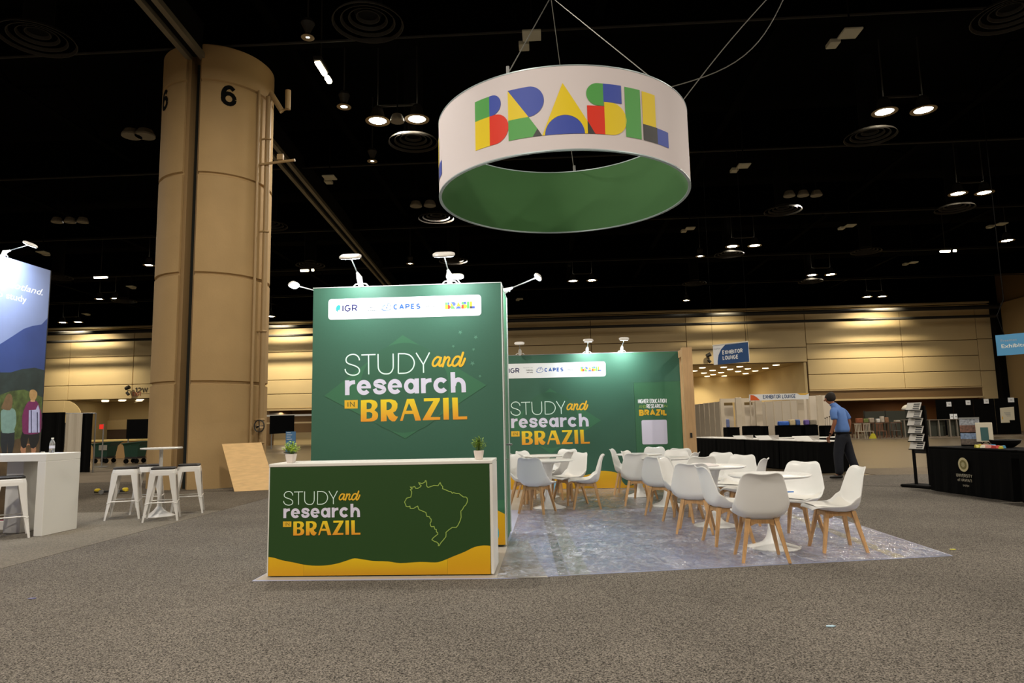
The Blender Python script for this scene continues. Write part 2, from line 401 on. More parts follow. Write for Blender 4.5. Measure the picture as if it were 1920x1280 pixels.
obj('wall_panel', MB().bev((wx(-60), -0.06, 0), (wx(125), 0.06, 4.03), 0.02), M_WALL, wb)
obj('wall_arch', MB().prism([(wx(125), -0.05, 4.03), (wx(125), -0.05, 2.2)] + [(wx(125) + 1.6 * math.sin(t), -0.05, 2.2 + 1.83 * math.cos(t)) for t in [math.radians(q) for q in (90, 75, 60, 45, 30, 15, 5)]], (0, 0.1, 0)), M_WALL, wb)
wall_panels([500, 640, 780, 940, 1110, 1290], [2.95, 4.15, 5.3, 7.6, WTOP], M_WALL)
wall_panels([1290, 1402, 1515], [5.72, 6.9, WTOP], M_WALL)
wall_panels([1515, 1695, 1838], [3.5, 4.72, 5.92, 7.15, WTOP], M_WALL)
wall_panels([1838, 1874], [0.0, 4.7, 7.2, WTOP], M_WALL)
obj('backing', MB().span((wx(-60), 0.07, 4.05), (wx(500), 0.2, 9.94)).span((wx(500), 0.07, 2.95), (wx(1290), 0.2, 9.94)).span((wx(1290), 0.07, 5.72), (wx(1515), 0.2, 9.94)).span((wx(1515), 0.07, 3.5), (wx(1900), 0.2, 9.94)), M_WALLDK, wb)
obj('upper_closure', MB().span((wx(-60), 0.07, 9.95), (wx(1900), 0.2, 12.6)), M_CEIL, wb)
# deep openings under the upper wall
def bay(x0, x1, z, depth, cm, wm, name):
    mb = MB().span((x0, WY + 0.2, z), (x1, WY + depth, z + 0.2)); struct('ceiling_' + name, mb, cm)
    mb = MB().span((x0, WY + depth, 0), (x1, WY + depth + 0.2, z + 0.2)); wseg(mb, (x0, WY + depth), (x0, WY), 0, z, 0.2); wseg(mb, (x1, WY), (x1, WY + depth), 0, z, 0.2)
    struct('wall_' + name, mb, wm)
bay(wx(130), wx(498), 4.02, 22, M_LOBBY, M_LOBBY, 'lobby_west')
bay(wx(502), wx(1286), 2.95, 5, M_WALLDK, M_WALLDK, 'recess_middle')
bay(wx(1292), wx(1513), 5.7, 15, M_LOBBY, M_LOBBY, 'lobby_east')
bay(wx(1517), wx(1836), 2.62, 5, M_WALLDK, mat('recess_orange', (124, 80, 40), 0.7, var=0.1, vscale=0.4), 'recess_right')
t = setting('trim_1', (0, WY, 0))
obj('soffit_band', MB().span((wx(1515), -0.02, 2.78), (wx(1838), 0.3, 3.48)), M_WALLDK, t)
obj('ledge', MB().span((wx(1515), -0.2, 2.62), (wx(1838), 0.25, 2.76)), mat('trim_cream', (206, 182, 138), 0.6), t)
obj('ledge', MB().span((wx(1515), -0.12, 3.42), (wx(1838), -0.03, 3.5)), MATS['trim_cream'], t)
t = setting('trim_2', (0, WY, 0))
obj('ledge', MB().span((wx(502), -0.15, 2.8), (wx(1286), -0.02, 2.93)), MATS['trim_cream'], t)
obj('ledge', MB().span((wx(502), -3, 2.28), (wx(800), -2.9, 2.42)), M_WHITE, t)
obj('ledge', MB().span((wx(502), -3, 1.72), (wx(800), -2.9, 1.84)), MATS['trim_cream'], t)
obj('low_wall', MB().span((wx(502), 1.0, 0), (wx(1286), 1.2, 1.0)), M_LOBBY, t)
# valance of the wall washers on top of the back wall
vl = setting('trim_3', (0, WY, 0))
obj('valance', MB().span((wx(-60), -0.55, WTOP + 0.02), (wx(1860), -0.07, WTOP + 0.14)), mat('valance_metal', (190, 175, 140), 0.5), vl)
# right wall with its tall folding leaves
wr = setting('wall_right', (0, 0, 0))
XR = wx(1878)
ye = [54.8, 48.5, 42, 35.5, 29, 22, 15]
for i in range(6):
    obj('wall_leaf', MB().bev((XR, ye[i + 1] + 0.03, 0), (XR + 0.2, ye[i] - 0.03, 9.9), 0.02), mat('leaf_tan', (150, 126, 86), 0.7), wr)
obj('edge_channel', MB().span((XR - 0.5, 54.3, 0), (XR, 54.9, 9.9)), M_BLACK, wr)
struct('wall_right_upper', MB().span((XR + 0.25, -14, 0), (XR + 0.45, 55, 12.6)), M_WALLDK)
struct('wall_left', MB().span((-60, -14, 0), (-59.8, 80, 12.6)), M_WALLDK)
struct('wall_front', MB().span((-60, -14, 0), (60, -13.8, 12.6)), M_WALLDK)

# wall washers and the pipes that shade the back wall
rows = setting('beam_pipes', (0, 0, 0))
obj('pipe', MB().tube([(-42, 52.6, 9.35), (34, 52.6, 9.35)], 0.16, 10), M_STEELDK, rows)
obj('pipe', MB().tube([(-42, 52.9, 8.7), (34, 52.9, 8.7)], 0.11, 10), M_STEELDK, rows)
for px, wk in ((175, 1.0), (545, 1.1), (1350, 0.4), (1640, 1.0)):
    x = wx(px)
    l = bpy.data.lights.new('wall_washer', 'SPOT'); l.energy = 2600 * wk; l.color = (1.0, 0.86, 0.6); l.spot_size = math.radians(105); l.spot_blend = 0.9; l.shadow_soft_size = 0.15
    o = bpy.data.objects.new('wall_washer', l); COL.objects.link(o); o.location = (x, 51.3, 10.1)
    o.rotation_euler = Vector((0, 3.7, -4.6)).to_track_quat('-Z', 'Y').to_euler()
for px, y, z, w in ((230, 66, 3.8, 260), (330, 66, 3.8, 200), (1335, 66, 5.0, 420), (1480, 61, 5.2, 260), (1440, 67, 5.2, 260), (540, 57.5, 2.7, 60), (1700, 57.5, 2.5, 50)):
    area_lamp('lobby_lamp', (wx(px, y), y, z), 1.2, w, (1.0, 0.87, 0.64))
l = bpy.data.lights.new('lobby_spot', 'SPOT'); l.energy = 160; l.color = (1, 0.85, 0.5); l.spot_size = 1.4; l.spot_blend = 0.8
o = bpy.data.objects.new('lobby_spot', l); COL.objects.link(o); o.location = (wx(1318, 67.5), 67.6, 4.6); o.rotation_euler = Vector((0, 1.8, -1.2)).to_track_quat('-Z', 'Y').to_euler()

# recessed downlights of the two lobbies
DL = ['lobby downlight directly under the hanging lounge sign, middle one of the front row', 'lobby downlight under the right corner of the hanging lounge sign', 'lobby downlight nearest the timber portal in the front row',
      'lobby downlight below the white edge of the hanging lounge sign', 'lobby downlight in the second row, under the sign centre', 'lobby downlight just right of the hanging sign in the second row',
      'lobby downlight touching the timber post, second row', 'lobby downlight right of the timber post, third row', 'lobby downlight in the middle of the third row', 'lobby downlight right in the third row',
      'lobby downlight in the fourth row, left', 'lowest lobby downlight above the bright wall corner', 'lowest lobby downlight nearest the timber post', 'lobby downlight above the left end of the lounge header',
      'third of the lobby downlights strung out to the right, counted from the end', 'last but one lobby downlight on the right', 'rightmost lone lobby downlight above the lounge header sign']
DW = ['upper left downlight of the left lobby, beside the drape booth', 'lower left downlight of the left lobby, beside the drape booth', 'upper downlight of the middle pair in the left lobby', 'lower downlight of the middle pair in the left lobby',
      'topmost of the four lobby downlights beside the column', 'second from the top of the four lobby downlights beside the column', 'third from the top of the four lobby downlights beside the column', 'lowest of the four lobby downlights beside the column']
n = 0
for (px, py) in [(1357, 688), (1387, 687), (1317, 689), (1336, 694), (1369, 692), (1402, 691), (1302, 695), (1320, 699), (1352, 698), (1384, 696), (1337, 702), (1352, 706), (1323, 706), (1398, 700), (1416, 695), (1435, 690), (1455, 684)]:
    p = at_z(px, py, 5.69)
    if p.y < WY + 0.4: p.y = WY + 0.8
    if p.y > 69.5: p.y = 69.3
    tag(obj('downlight', MB().lathe([(0.02, 0), (0.24, 0), (0.26, 0.02)], (p.x, p.y, 5.66), 16), M_DOWN),
        DL[n], 'downlight', 'downlights in the lobby ceiling beyond the lounge booths'); n += 1
n = 0
for (px, py) in [(200, 748), (200, 752), (232, 748), (231, 751), (265, 747), (263, 751), (260, 754), (259, 757)]:
    p = at_z(px, py, 4.01); p.y = min(max(p.y, WY + 0.6), 76)
    p.x = wx(px, p.y)
    tag(obj('downlight', MB().lathe([(0.02, 0), (0.26, 0), (0.28, 0.02)], (p.x, p.y, 3.98), 16), M_DOWN),
        DW[n], 'downlight', 'downlights in the lobby ceiling left of the column'); n += 1

# ================================================================== dark ceiling: beams, conduits, track
for k, y in enumerate((8, 16, 24, 32, 40, 48)):
    b = setting('beam_roof', (0, y, 0))
    obj('flange', MB().span((-45, -0.15, 10.95), (40, 0.15, 11.0)), M_BEAM, b)
    obj('web', MB().span((-45, -0.02, 11.0), (40, 0.02, 12.4)), M_BEAM, b)
    obj('conduit', MB().tube([(-45, -0.5, 10.75), (40, -0.5, 10.75)], 0.035, 6), mat('conduit_grey', (34, 32, 28), 0.6, spec=0.2), b)
for k, x in enumerate((-33, -22, -15.3, -6.6, 1.5, 6.2, 14, 22)):
    b = setting('beam_cross', (x, 0, 0))
    obj('flange', MB().span((-0.12, -10, 11.3), (0.12, 54, 11.35)), M_BEAM, b)
    web = MB()
    for q in range(16): web.tube([(0, -10 + q * 4, 11.35), (0, -8 + q * 4, 12.4), (0, -6 + q * 4, 11.35)], 0.04, 5, False)
    obj('lattice', web, M_BEAM, b)
tr = setting('beam_track', (0, 0, 0))
def track_seg(a, b):
    d = (Vector(b) - Vector(a)); r = math.atan2(d.x, d.y); c = (Vector(a) + Vector(b)) / 2; L = d.length
    for off, w, zz in ((-0.17, 0.13, 0), (0.17, 0.13, 0), (0, 0.16, 0.08)):
        cc = c + Vector((off * math.cos(r), -off * math.sin(r), zz))
        obj('track_rail' if off else 'track_core', MB().box(cc, (w, L, 0.14), -r), M_TRACK if off else M_BLACK, tr)
    obj('header', MB().box(c + Vector((0, 0, 0.5)), (0.3, L, 0.75), -r), M_BLACK, tr)
track_seg((-7.6, 4.0, 10.35), (-8.36, 15.25, 10.35)); track_seg((-8.55, 17.9, 10.35), (-10.9, 54.0, 10.35))

# column: round, cast in drums, with a slot for the folding wall
CX, CY, CR = -8.37, 16.5, 1.33
colm = setting('column', (CX, CY, 0))
SW = math.asin(0.19 / CR)
def section(r, z):
    a0, a1 = -PI / 2 + SW, 1.5 * PI - SW; n = 72
    pts = [(r * math.cos(a0 + (a1 - a0) * i / n), r * math.sin(a0 + (a1 - a0) * i / n), z) for i in range(n + 1)]
    return pts + [(-0.19, -0.85, z), (0.19, -0.85, z)]
zs = [0.006, 2.42, 4.97, 7.4, 9.73, 10.68]
for i in range(5):
    z0, z1 = zs[i], zs[i + 1]
    rg = [section(CR - (0.05 if i else 0.0), z0), section(CR - (0.05 if i else 0.0), z0 + .02), section(CR, z0 + 0.045), section(CR, z1 - 0.045), section(CR - 0.05, z1 - .02), section(CR - 0.05, z1)]
    obj('drum', MB().loft(rg), M_CONC, colm, auto=True)
obj('jamb', MB().span((-0.185, -1.24, 0.006), (-0.1, -0.86, 10.3)), mat('slot_tan', (140, 112, 72), 0.7), colm)
obj('jamb', MB().span((0.12, -1.24, 0.006), (0.185, -0.86, 10.3)), MATS['slot_tan'], colm)
obj('slot_seal', MB().span((-0.09, -0.98, 0.006), (0.11, -0.88, 10.3)), mat('slot_seal', (34, 40, 36), 0.6), colm)
def cyl_art(cx, cy, r, a_mid):
    return Art(lambda u, v, l: Vector((cx + (r + l) * math.sin(a_mid + u / r), cy - (r + l) * math.cos(a_mid + u / r), v)), 1.0)
p6 = at_y(445, 178, 15.4)
a6 = math.atan2(p6.x - CX, -(15.25 - CY))
a6 = 0.62
for am in (a6, -0.72):
    A = cyl_art(0, 0, CR, am)
    caps('number', '6', A, 0, 9.14, w=0.36, h=0.54, m=M_BLACK, parent=colm, lift=0.006, wt=0.2, align='C')
# sprinkler riser fixed to the column
rp = thing('riser_pipe', 'tan painted riser pipe with a round valve wheel up the side of the column', 'pipe', (CX, CY, 0))
pa = math.radians(-11); px_, py_ = (CR + 0.12) * math.cos(pa), (CR + 0.12) * math.sin(pa)
M_PIPE = mat('pipe_tan', (160, 132, 90), 0.5)
obj('pipe_run', MB().tube([(px_, py_, 0.75), (px_, py_, 9.75), (px_ + 0.05, py_, 9.85), (px_ + 0.35, py_, 9.35), (px_ + 0.5, py_, 9.4), (px_ + 0.5, py_, 9.9)], 0.07, 12), M_PIPE, rp, auto=True)
pb = math.radians(-22); bx_, by_ = (CR + 0.045) * math.cos(pb), (CR + 0.045) * math.sin(pb)
obj('pipe_run', MB().tube([(bx_, by_, 0.55), (bx_, by_, 9.8)], 0.035, 10), M_PIPE, rp, auto=True)
for z in (1.0, 1.55, 3.7, 6.2, 8.6):
    obj('bracket', MB().tube([(px_ - 0.16, py_ - 0.05, z), (px_ + 0.02, py_ - 0.085, z), (px_ + 0.09, py_ - 0.02, z)], 0.025, 8), M_PIPE, rp)
obj('valve_body', MB().tube([(px_, py_ - 0.05, 1.35), (px_, py_ - 0.3, 1.35)], [0.09, 0.06], 12), M_PIPE, rp); obj('pipe_foot', MB().tube([(px_, py_, 0.72), (px_, py_, 0.95)], 0.1, 12), M_PIPE, rp)
obj('cross_arm', MB().tube([(px_ - .35, py_ - .1, 7.9), (px_ + .75, py_ - .1, 8.0)], 0.035, 8), M_PIPE, rp); obj('arm_clamp', MB().span((px_ + .3, py_ - .14, 8.02), (px_ + .45, py_ - .06, 8.16)), M_PIPE, rp)
hw = MB().tube([(px_ + 0.12 * math.cos(t * PI / 8) + 0.1, py_ - 0.34, 1.4 + 0.14 * math.sin(t * PI / 8)) for t in range(17)], 0.015, 6)
hw.tube([(px_ - 0.02, py_ - 0.34, 1.4), (px_ + 0.22, py_ - 0.34, 1.4)], 0.01, 6).tube([(px_ + 0.1, py_ - 0.34, 1.27), (px_ + 0.1, py_ - 0.34, 1.53)], 0.01, 6).tube([(px_, py_ - 0.28, 1.36), (px_ + 0.1, py_ - 0.34, 1.4)], 0.02, 6)
obj('hand_wheel', hw, M_STEELDK, rp)

# ================================================================== ceiling fittings
def twin_light(px, py, sep, label, z=10.3, r=0.26, single=False):
    p = at_z(px, py, z); t = thing('ceiling_light', label, 'ceiling light', (p.x, p.y, 0), 0, None)
    for s in ((0,) if single else (-1, 1)):
        x = s * sep / 2
        obj('housing', MB().lathe([(0.1, 0.42), (0.14, 0.3), (r * 0.8, 0.08), (r, 0.0), (r + 0.02, 0.0), (r * 0.85, 0.1), (0.16, 0.34), (0.1, 0.44)], (x, 0, z), 20, False, False), M_STEELDK, t)
        obj('lens', MB().lathe([(0.01, 0.0), (r * 0.97, 0.0), (r * 0.97, 0.02)], (x, 0, z + 0.01), 20), M_HOT, t)
        obj('lip', MB().lathe([(r * 0.99, -0.012), (r + 0.1, -0.012), (r + 0.1, 0.0), (r * 0.99, 0.0)], (x, 0, z), 24, False, False), mat('lamp_lip', (150, 130, 95), 0.4), t)
        obj('hanger', MB().tube([(x, 0, z + 0.4), (x, 0, 12.6)], 0.02, 6), M_STEELDK, t)
    if not single: obj('bracket', MB().box((0, 0, z + 0.45), (sep, 0.06, 0.05)), M_STEELDK, t)
twin_light(745, 225, 1.17, 'bright twin round ceiling light nearest the hanging ring, on its left')
twin_light(1695, 208, 1.12, 'brightest twin round ceiling light right of the hanging ring')
twin_light(1821, 362, 1.05, 'twin round ceiling light at the far right, second row back')
twin_light(1394, 461, 1.15, 'twin round ceiling light above the back panel with its timber posts')
twin_light(1540, 515, 1.15, 'twin round ceiling light above the lounge header sign')
twin_light(1640, 556, 1.1, 'twin round ceiling light just over the back wall, above the walking man')
twin_light(1092, 526, 1.2, 'twin round ceiling light just right of the arm lamp on the tall panel')
twin_light(132, 604, 1.3, 'twin round ceiling light low over the wall beside the landscape backdrop')
twin_light(508, 593, 1.0, 'single round ceiling light low between column and tall green panel', single=True)
twin_light(201, 560, 1.1, 'twin round ceiling light between landscape backdrop and column', r=0.2)
twin_light(1287, 563, 1.0, 'single faint round ceiling light low over the back wall near the timber posts', single=True, r=0.2)
twin_light(279, 497, 1.0, 'single round ceiling light peeping out left of the column', single=True, r=0.2)
twin_light(1888, 451, 1.0, 'single round ceiling light at the right picture edge', single=True)
twin_light(698, 302, 1.0, 'small single ceiling spot below the brightest left pair', single=True, r=0.07)
twin_light(645, 200, 1.0, 'small single ceiling spot left of the brightest left pair', single=True, r=0.1)
twin_light(577, 70, 1.0, 'tiny single ceiling spot high above the column top', single=True, r=0.05)
twin_light(769, 494, 1.0, 'small single ceiling spot between the two arm lamps of the tall panel', single=True, r=0.12)
twin_light(1313, 480, 1.0, 'small single ceiling spot under the fourth twin light', single=True, r=0.15)
def strip_light(px, py, L, rz, label, dot=0):
    p = at_z(px, py, 10.2); t = thing('strip_light', label, 'strip light', (p.x, p.y, 0), rz)
    obj('casing', MB().bev((-L / 2 - 0.04, -0.1, 10.21), (L / 2 + 0.04, 0.1, 10.34), 0.02), M_STEELDK, t)
    obj('tube', MB().tube([(-L / 2, 0, 10.18), (L / 2, 0, 10.18)], 0.07, 10), M_HOT2, t)
    if dot: obj('tube', MB().tube([(L / 2 + 0.2, 0, 10.18), (L / 2 + 0.2 + dot, 0, 10.18)], 0.07, 10), M_HOT2, t)
    obj('hanger', MB().tube([(0, 0, 10.3), (0, 0, 12.6)], 0.02, 6), M_STEELDK, t)
strip_light(189, 519, 0.75, 0, 'warm strip light on the dark ceiling above the landscape backdrop')
strip_light(1772, 470, 0.5, 0, 'short strip light with a dot beside it, upper right', 0.12)
strip_light(571, 506, 0.45, 0, 'short strip light with a dot under the diffuser left of the tall panel', 0.1)
p, p_ = at_z(592, 110, 10.2), at_z(612, 142, 10.2)
strip_light(602, 126, 0.55, math.atan2(p_.y - p.y, p_.x - p.x), 'bright slanting strip light right of the column top', 0.2)
def diffuser(px, py, label, r=0.75, z=10.0):
    p = at_z(px, py, z); t = thing('air_diffuser', label, 'air diffuser', (p.x, p.y, z)); md = mat('diffuser_grey', (40, 37, 32), 0.6, spec=0.2)
    for k, (q, h) in enumerate(((1.0, 0), (0.76, 0.05), (0.54, 0.1), (0.32, 0.15))):
        obj('cone_ring', MB().lathe([(r * q - 0.03, 0.06 + h), (r * q, h), (r * q + 0.02, h), (r * q - 0.02, 0.07 + h)], (0, 0, 0), 28, False, False), md, t)
    obj('duct', MB().lathe([(0.3, 0.25), (0.3, 2.598)], (0, 0, 0), 16), M_BLACK, t)
for a in [(775, 268, 'round air diffuser just under the bright pair left of the ring'), (818, 410, 'round air diffuser at the lower left edge of the hanging ring'),
          (1632, 257, 'round air diffuser under the brightest pair right of the ring'), (1468, 396, 'round air diffuser right of the ring, second row'),
          (1624, 472, 'round air diffuser in the third row on the right'), (1302, 532, 'round air diffuser low over the timber posts'),
          (70, 75, 'large round air diffuser in the top left corner'), (690, 45, 'large round air diffuser at the top, right of the column'),
          (1895, 30, 'large round air diffuser in the top right corner'), (582, 498, 'round air diffuser above the tall panel left corner'),
          (850, 490, 'round air diffuser behind the arm lamps of the tall panel'), (505, 424, 'round air diffuser touching the right side of the column'),
          (108, 521, 'round air diffuser above the landscape backdrop'), (233, 565, 'round air diffuser low left of the column'),
          (1367, 478, 'round air diffuser under the twin light above the timber posts'), (1790, 392, 'round air diffuser under the far right twin light'), (1520, 528, 'small far round air diffuser above the lounge signs')]:
    diffuser(a[0], a[1], a[2])
def speaker(px, py, label, z=10.0, s=0.42):
    p = at_z(px, py, z); t = thing('ceiling_panel', label, 'ceiling fixture', (p.x, p.y, z), 0.0); mp = mat('fixture_grey', (176, 172, 150), 0.6)
    obj('plate', MB().bev((-s / 2, -s / 2, 0), (s / 2, s / 2, 0.05), 0.01), mp, t)
    obj('small_box', MB().bev((-s / 2 - 0.1, s * 0.75, 0), (-s / 2 + 0.14, s * 0.75 + 0.3, 0.1), 0.01), mp, t)
    obj('stem', MB().tube([(0, 0, 0.05), (0, 0, 2.6)], 0.02, 6), M_BLACK, t)
for k, a in enumerate([(618, 334, 'pale square ceiling plate between column and ring'), (1394, 312, 'pale square ceiling plate just right of the ring rim'), (1594, 424, 'pale square ceiling plate centre right, third row'),
          (1294, 429, 'pale square ceiling plate below the right end of the ring'), (997, 68, 'pale square ceiling plate directly above the ring'), (1594, 64, 'largest pale square ceiling plate near the top right'),
          (246, 538, 'pale square ceiling plate left of the column'), (161, 589, 'small pale square ceiling plate low on the left'), (1877, 421, 'pale square ceiling plate at the right edge'),
          (1712, 493, 'small pale square ceiling plate lower right'), (80, 474, 'pale square ceiling plate above the backdrop lamp'), (975, 561, 'small pale square ceiling plate right of the tall panel')]):
    speaker(*a)
for k, a in enumerate([(745, 228, 0.2), (780, 387, 0.24), (806, 386, 0.24), (247, 256, 0.28), (272, 256, 0.28), (1480, 368, 0.22), (1506, 367, 0.22), (1531, 367, 0.22), (107, 417, 0.22), (131, 417, 0.22), (155, 417, 0.22)]):
    p = at_z(a[0], a[1], 10.0)
    where = {0: 'between the two bright lamps left of the ring', 1: 'left of a pair beside the ring', 2: 'right of a pair beside the ring', 3: 'left of a pair beside the column', 4: 'right of a pair beside the column',
             5: 'leftmost of three right of the ring', 6: 'middle of three right of the ring', 7: 'rightmost of three right of the ring', 8: 'leftmost of three above the backdrop', 9: 'middle of three above the backdrop', 10: 'rightmost of three above the backdrop'}[k]
    t = thing('ceiling_disc', 'unlit pale ceiling disc, ' + where, 'ceiling disc', (p.x, p.y, 10.0))
    obj('disc', MB().lathe([(0.02, 0), (a[2], 0), (a[2], 0.05), (a[2] * 0.7, 0.2)], (0, 0, 0), 18), mat('disc_grey', (120, 114, 100), 0.6), t)
    obj('stem', MB().tube([(0, 0, 0.2), (0, 0, 2.6)], 0.02, 6), M_BLACK, t)

# ================================================================== hanging ring
RX, RY, RR, RZ0, RZ1 = 0.282, 9.5, 1.770, 4.507, 5.568
ring = thing('hanging_ring_banner', 'round white hanging banner with colourful lettering and green inside, above the booth', 'banner', (RX, RY, 0))
obj('outer_skin', MB().lathe([(RR, RZ0 + 0.012), (RR, RZ1), (RR - 0.012, RZ1)], n=128, cap0=False, cap1=False), M_FABW, ring, smooth=False, auto=True)
obj('inner_skin', MB().lathe([(RR - 0.03, RZ1 - 0.005), (RR - 0.03, RZ0 + 0.012)], n=128, cap0=False, cap1=False), M_FABG, ring, auto=True)
for z, nm in ((RZ0, 'lower_rim'), (RZ1 - 0.012, 'upper_rim')):
    obj(nm, MB().lathe([(RR - 0.034, z), (RR + 0.004, z), (RR + 0.004, z + 0.014), (RR - 0.034, z + 0.014), (RR - 0.034, z)], n=128, cap0=False, cap1=False), M_RIM, ring, auto=True)
# the wordmark: letters as flat shapes in (u, v); v 0..1 of the letter height, u in the same unit
def brand_shapes():
    S = []
    def a(col, *pts): S.append((col, list(pts)))
    H = 0.635; v0 = 4.705; k = lambda u: (u + 1.2) / H; w = lambda v: (v - v0) / H
    def P(*q): return [(k(u), w(v)) for u, v in q]
    def AR(cx, cy, rx, ry, a0, a1): return [(k(u), w(v)) for u, v in arc(cx, cy, rx, ry, a0, a1, 18)]
    a(B_GRN, *P((-1.2, 5.08), (-0.967, 5.08), (-0.967, 5.34), (-1.2, 5.34)))
    a(B_BLU, *(P((-0.967, 5.08)) + AR(-0.93, 5.21, 0.13, 0.13, -90, 90) + P((-0.967, 5.34))))
    a(B_YEL, *P((-1.2, 4.705), (-0.967, 4.705), (-0.967, 5.08), (-1.2, 5.08)))
    a(B_RED, *(P((-0.967, 4.705)) + AR(-0.888, 4.893, 0.188, 0.188, -90, 90) + P((-0.967, 5.08))))
    a(B_YEL, *P((-0.702, 4.96), (-0.441, 4.96), (-0.702, 5.34)))
    a(B_BLU, *(P((-0.702, 5.34), (-0.441, 4.96)) + AR(-0.44, 5.15, 0.19, 0.19, -90, 90)))
    a(B_GRN, *P((-0.702, 4.705), (-0.395, 4.705), (-0.335, 4.80), (-0.441, 4.96), (-0.702, 4.96)))
    a(B_BLK, *P((-0.395, 4.705), (-0.279, 4.705), (-0.335, 4.80)))
    a(B_YEL, *(P((-0.279, 4.705)) + list(reversed(AR(-0.01, 4.705, 0.236, 0.236, 0, 180))) + P((0.26, 4.705), (0.26, 4.86), (-0.022, 5.34))))
    a(B_BLU, *AR(-0.01, 4.705, 0.234, 0.234, 0, 180))
    a(B_GRN, *(P((0.464, 5.06), (0.464, 5.34)) + AR(0.395, 5.20, 0.14, 0.14, 90, 270)))
    a(B_BLU, *P((0.464, 5.11), (0.70, 5.11), (0.70, 5.34), (0.464, 5.34)))
    a(B_RED, *P((0.26, 4.87), (0.35, 4.705), (0.472, 4.705), (0.472, 5.055), (0.26, 5.055)))
    a(B_BLK, *P((0.262, 4.705), (0.35, 4.705), (0.262, 4.865)))
    a(B_YEL, *(P((0.472, 4.705)) + AR(0.555, 4.907, 0.202, 0.202, -90, 90) + P((0.472, 5.11))))
    a(B_GRN, *P((0.745, 4.705), (0.968, 4.705), (0.968, 5.335), (0.745, 5.335)))
    a(B_YEL, *P((0.998, 4.91), (1.216, 4.91), (1.216, 5.33), (0.998, 5.33)))
    a(B_BLK, *P((0.998, 4.705), (1.235, 4.705), (1.235, 4.91), (0.998, 4.91)))
    a(B_BLU, *P((1.235, 4.705), (1.453, 4.705), (1.453, 4.908), (1.235, 4.908)))
    return S
def densify(pts, step):
    out = []
    for i, p in enumerate(pts):
        q = pts[(i + 1) % len(pts)]; n = max(1, int(math.hypot(q[0] - p[0], q[1] - p[1]) / step))
        out += [(p[0] + (q[0] - p[0]) * j / n, p[1] + (q[1] - p[1]) * j / n) for j in range(n)]
    return out
def clip_u(pts, a, b):
    def cut(P, f, s):
        out = []
        for i, p in enumerate(P):
            q = P[(i + 1) % len(P)]; ip, iq = s * (p[0] - f) >= 0, s * (q[0] - f) >= 0
            if ip: out.append(p)
            if ip != iq:
                t = (f - p[0]) / (q[0] - p[0]); out.append((f, p[1] + t * (q[1] - p[1])))
        return out
    P = cut(pts, a, 1)
    return cut(P, b, -1) if P else P
def wordmark(name, art, u0, v0, h, parent, lift, curved=False):
    by = {}
    for k, (m, pts) in enumerate(brand_shapes()):
        mb = by.setdefault((k if curved else 0, m), MB()); P = [(u0 + p[0] * h, v0 + p[1] * h) for p in pts]
        if curved:             # thin strips so that the print follows the curve
            us = [p[0] for p in P]; st = 0.05; a = math.floor(min(us) / st) * st
            while a < max(us):
                q = clip_u(P, a, a + st)
                if len(q) > 2:
                    art.fill(q, lift, (), mb)
                a += st
        else: art.fill(P, lift, (), mb)
    for (k, m), mb in by.items():
        o = obj(name, mb, m, parent)
        if not curved: o['kind'] = 'stuff'
for rot in (0, 2.06, -2.02):
    A = cyl_art(0, 0, RR, rot)
    wordmark('letter_print', A, -1.2, 4.705, 0.635, ring, 0.005, True)
# cables of the ring
def cable(pts, label, r=0.012, m=None):
    return tag(obj('suspension_cable', MB().tube(pts, r, 5), m or mat('cable_steel', (150, 148, 140), 0.4, 0.6)), label, 'cable')
apex = Vector((RX - 0.12, RY + 0.1, 12.5)); apex = at_y(1033, -6, 9.4)
def rim_pt(px): 
    best = None
    for i in range(720):
        a = -PI + PI * i / 720
        P = Vector((RX + (RR - 0.015) * math.cos(a), RY + (RR - 0.015) * math.sin(a), RZ1 + 0.0))
        c = CAM_R.transposed() @ (P - Vector((0, 0, CAM_H))); q = 960 + F_PX * c.x / -c.z
        if best is None or abs(q - px) < best[0]: best = (abs(q - px), P)
    return best[1]
for px, lab in ((952, 'thin steel cable from the left top edge of the ring'), (1219, 'thin steel cable from the right top edge of the ring')):
    cable([rim_pt(px), apex], lab, 0.007)
back_pt = Vector((RX + 0.25, RY + RR - 0.015, RZ1))
cable([back_pt, apex], 'thin steel cable from the far top edge of the ring', 0.006)
cable([apex, apex + Vector((0.0, 0.1, 5.0))], 'steel cable rising from the point where the ring cables meet', 0.012)
ep = at_y(1440, -4, 9.0); eq = at_y(1470, -4, 9.0)
a0 = rim_pt(1256); a1 = rim_pt(1280)
def curve3(a, b, sag, n=14): return [a.lerp(b, i / n) + Vector(sag) * math.sin(PI * i / n) for i in range(n + 1)]
m1 = at_y(1340, 118, 8.6); m2 = at_y(1395, 85, 8.6)
cable(curve3(a0, eq, (0.18, 0, -0.22)) + [eq + (eq - a0).normalized() * 0.1 + Vector((0.3, 0.3, 12.5 - eq.z))], 'slack thin cable running up right from the ring, lower of two', 0.007)
cable(curve3(a1, ep, (0.0, 0, 0.04)) + [a1 + (ep - a1) * ((12.5 - a1.z) / (ep.z - a1.z))], 'taut thin cable running up right from the ring, steeper of two', 0.007)
for p, lab in ((rim_pt(952), 'left'), (back_pt + Vector((0, -0.03, 0)), 'far')):
    tag(obj('cable_clamp', MB().bev(p + Vector((-0.02, -0.012, 0.002)), p + Vector((0.02, 0.012, 0.1)), 0.004), M_METAL), 'small metal cable clamp on the %s top edge of the ring' % lab, 'clamp')

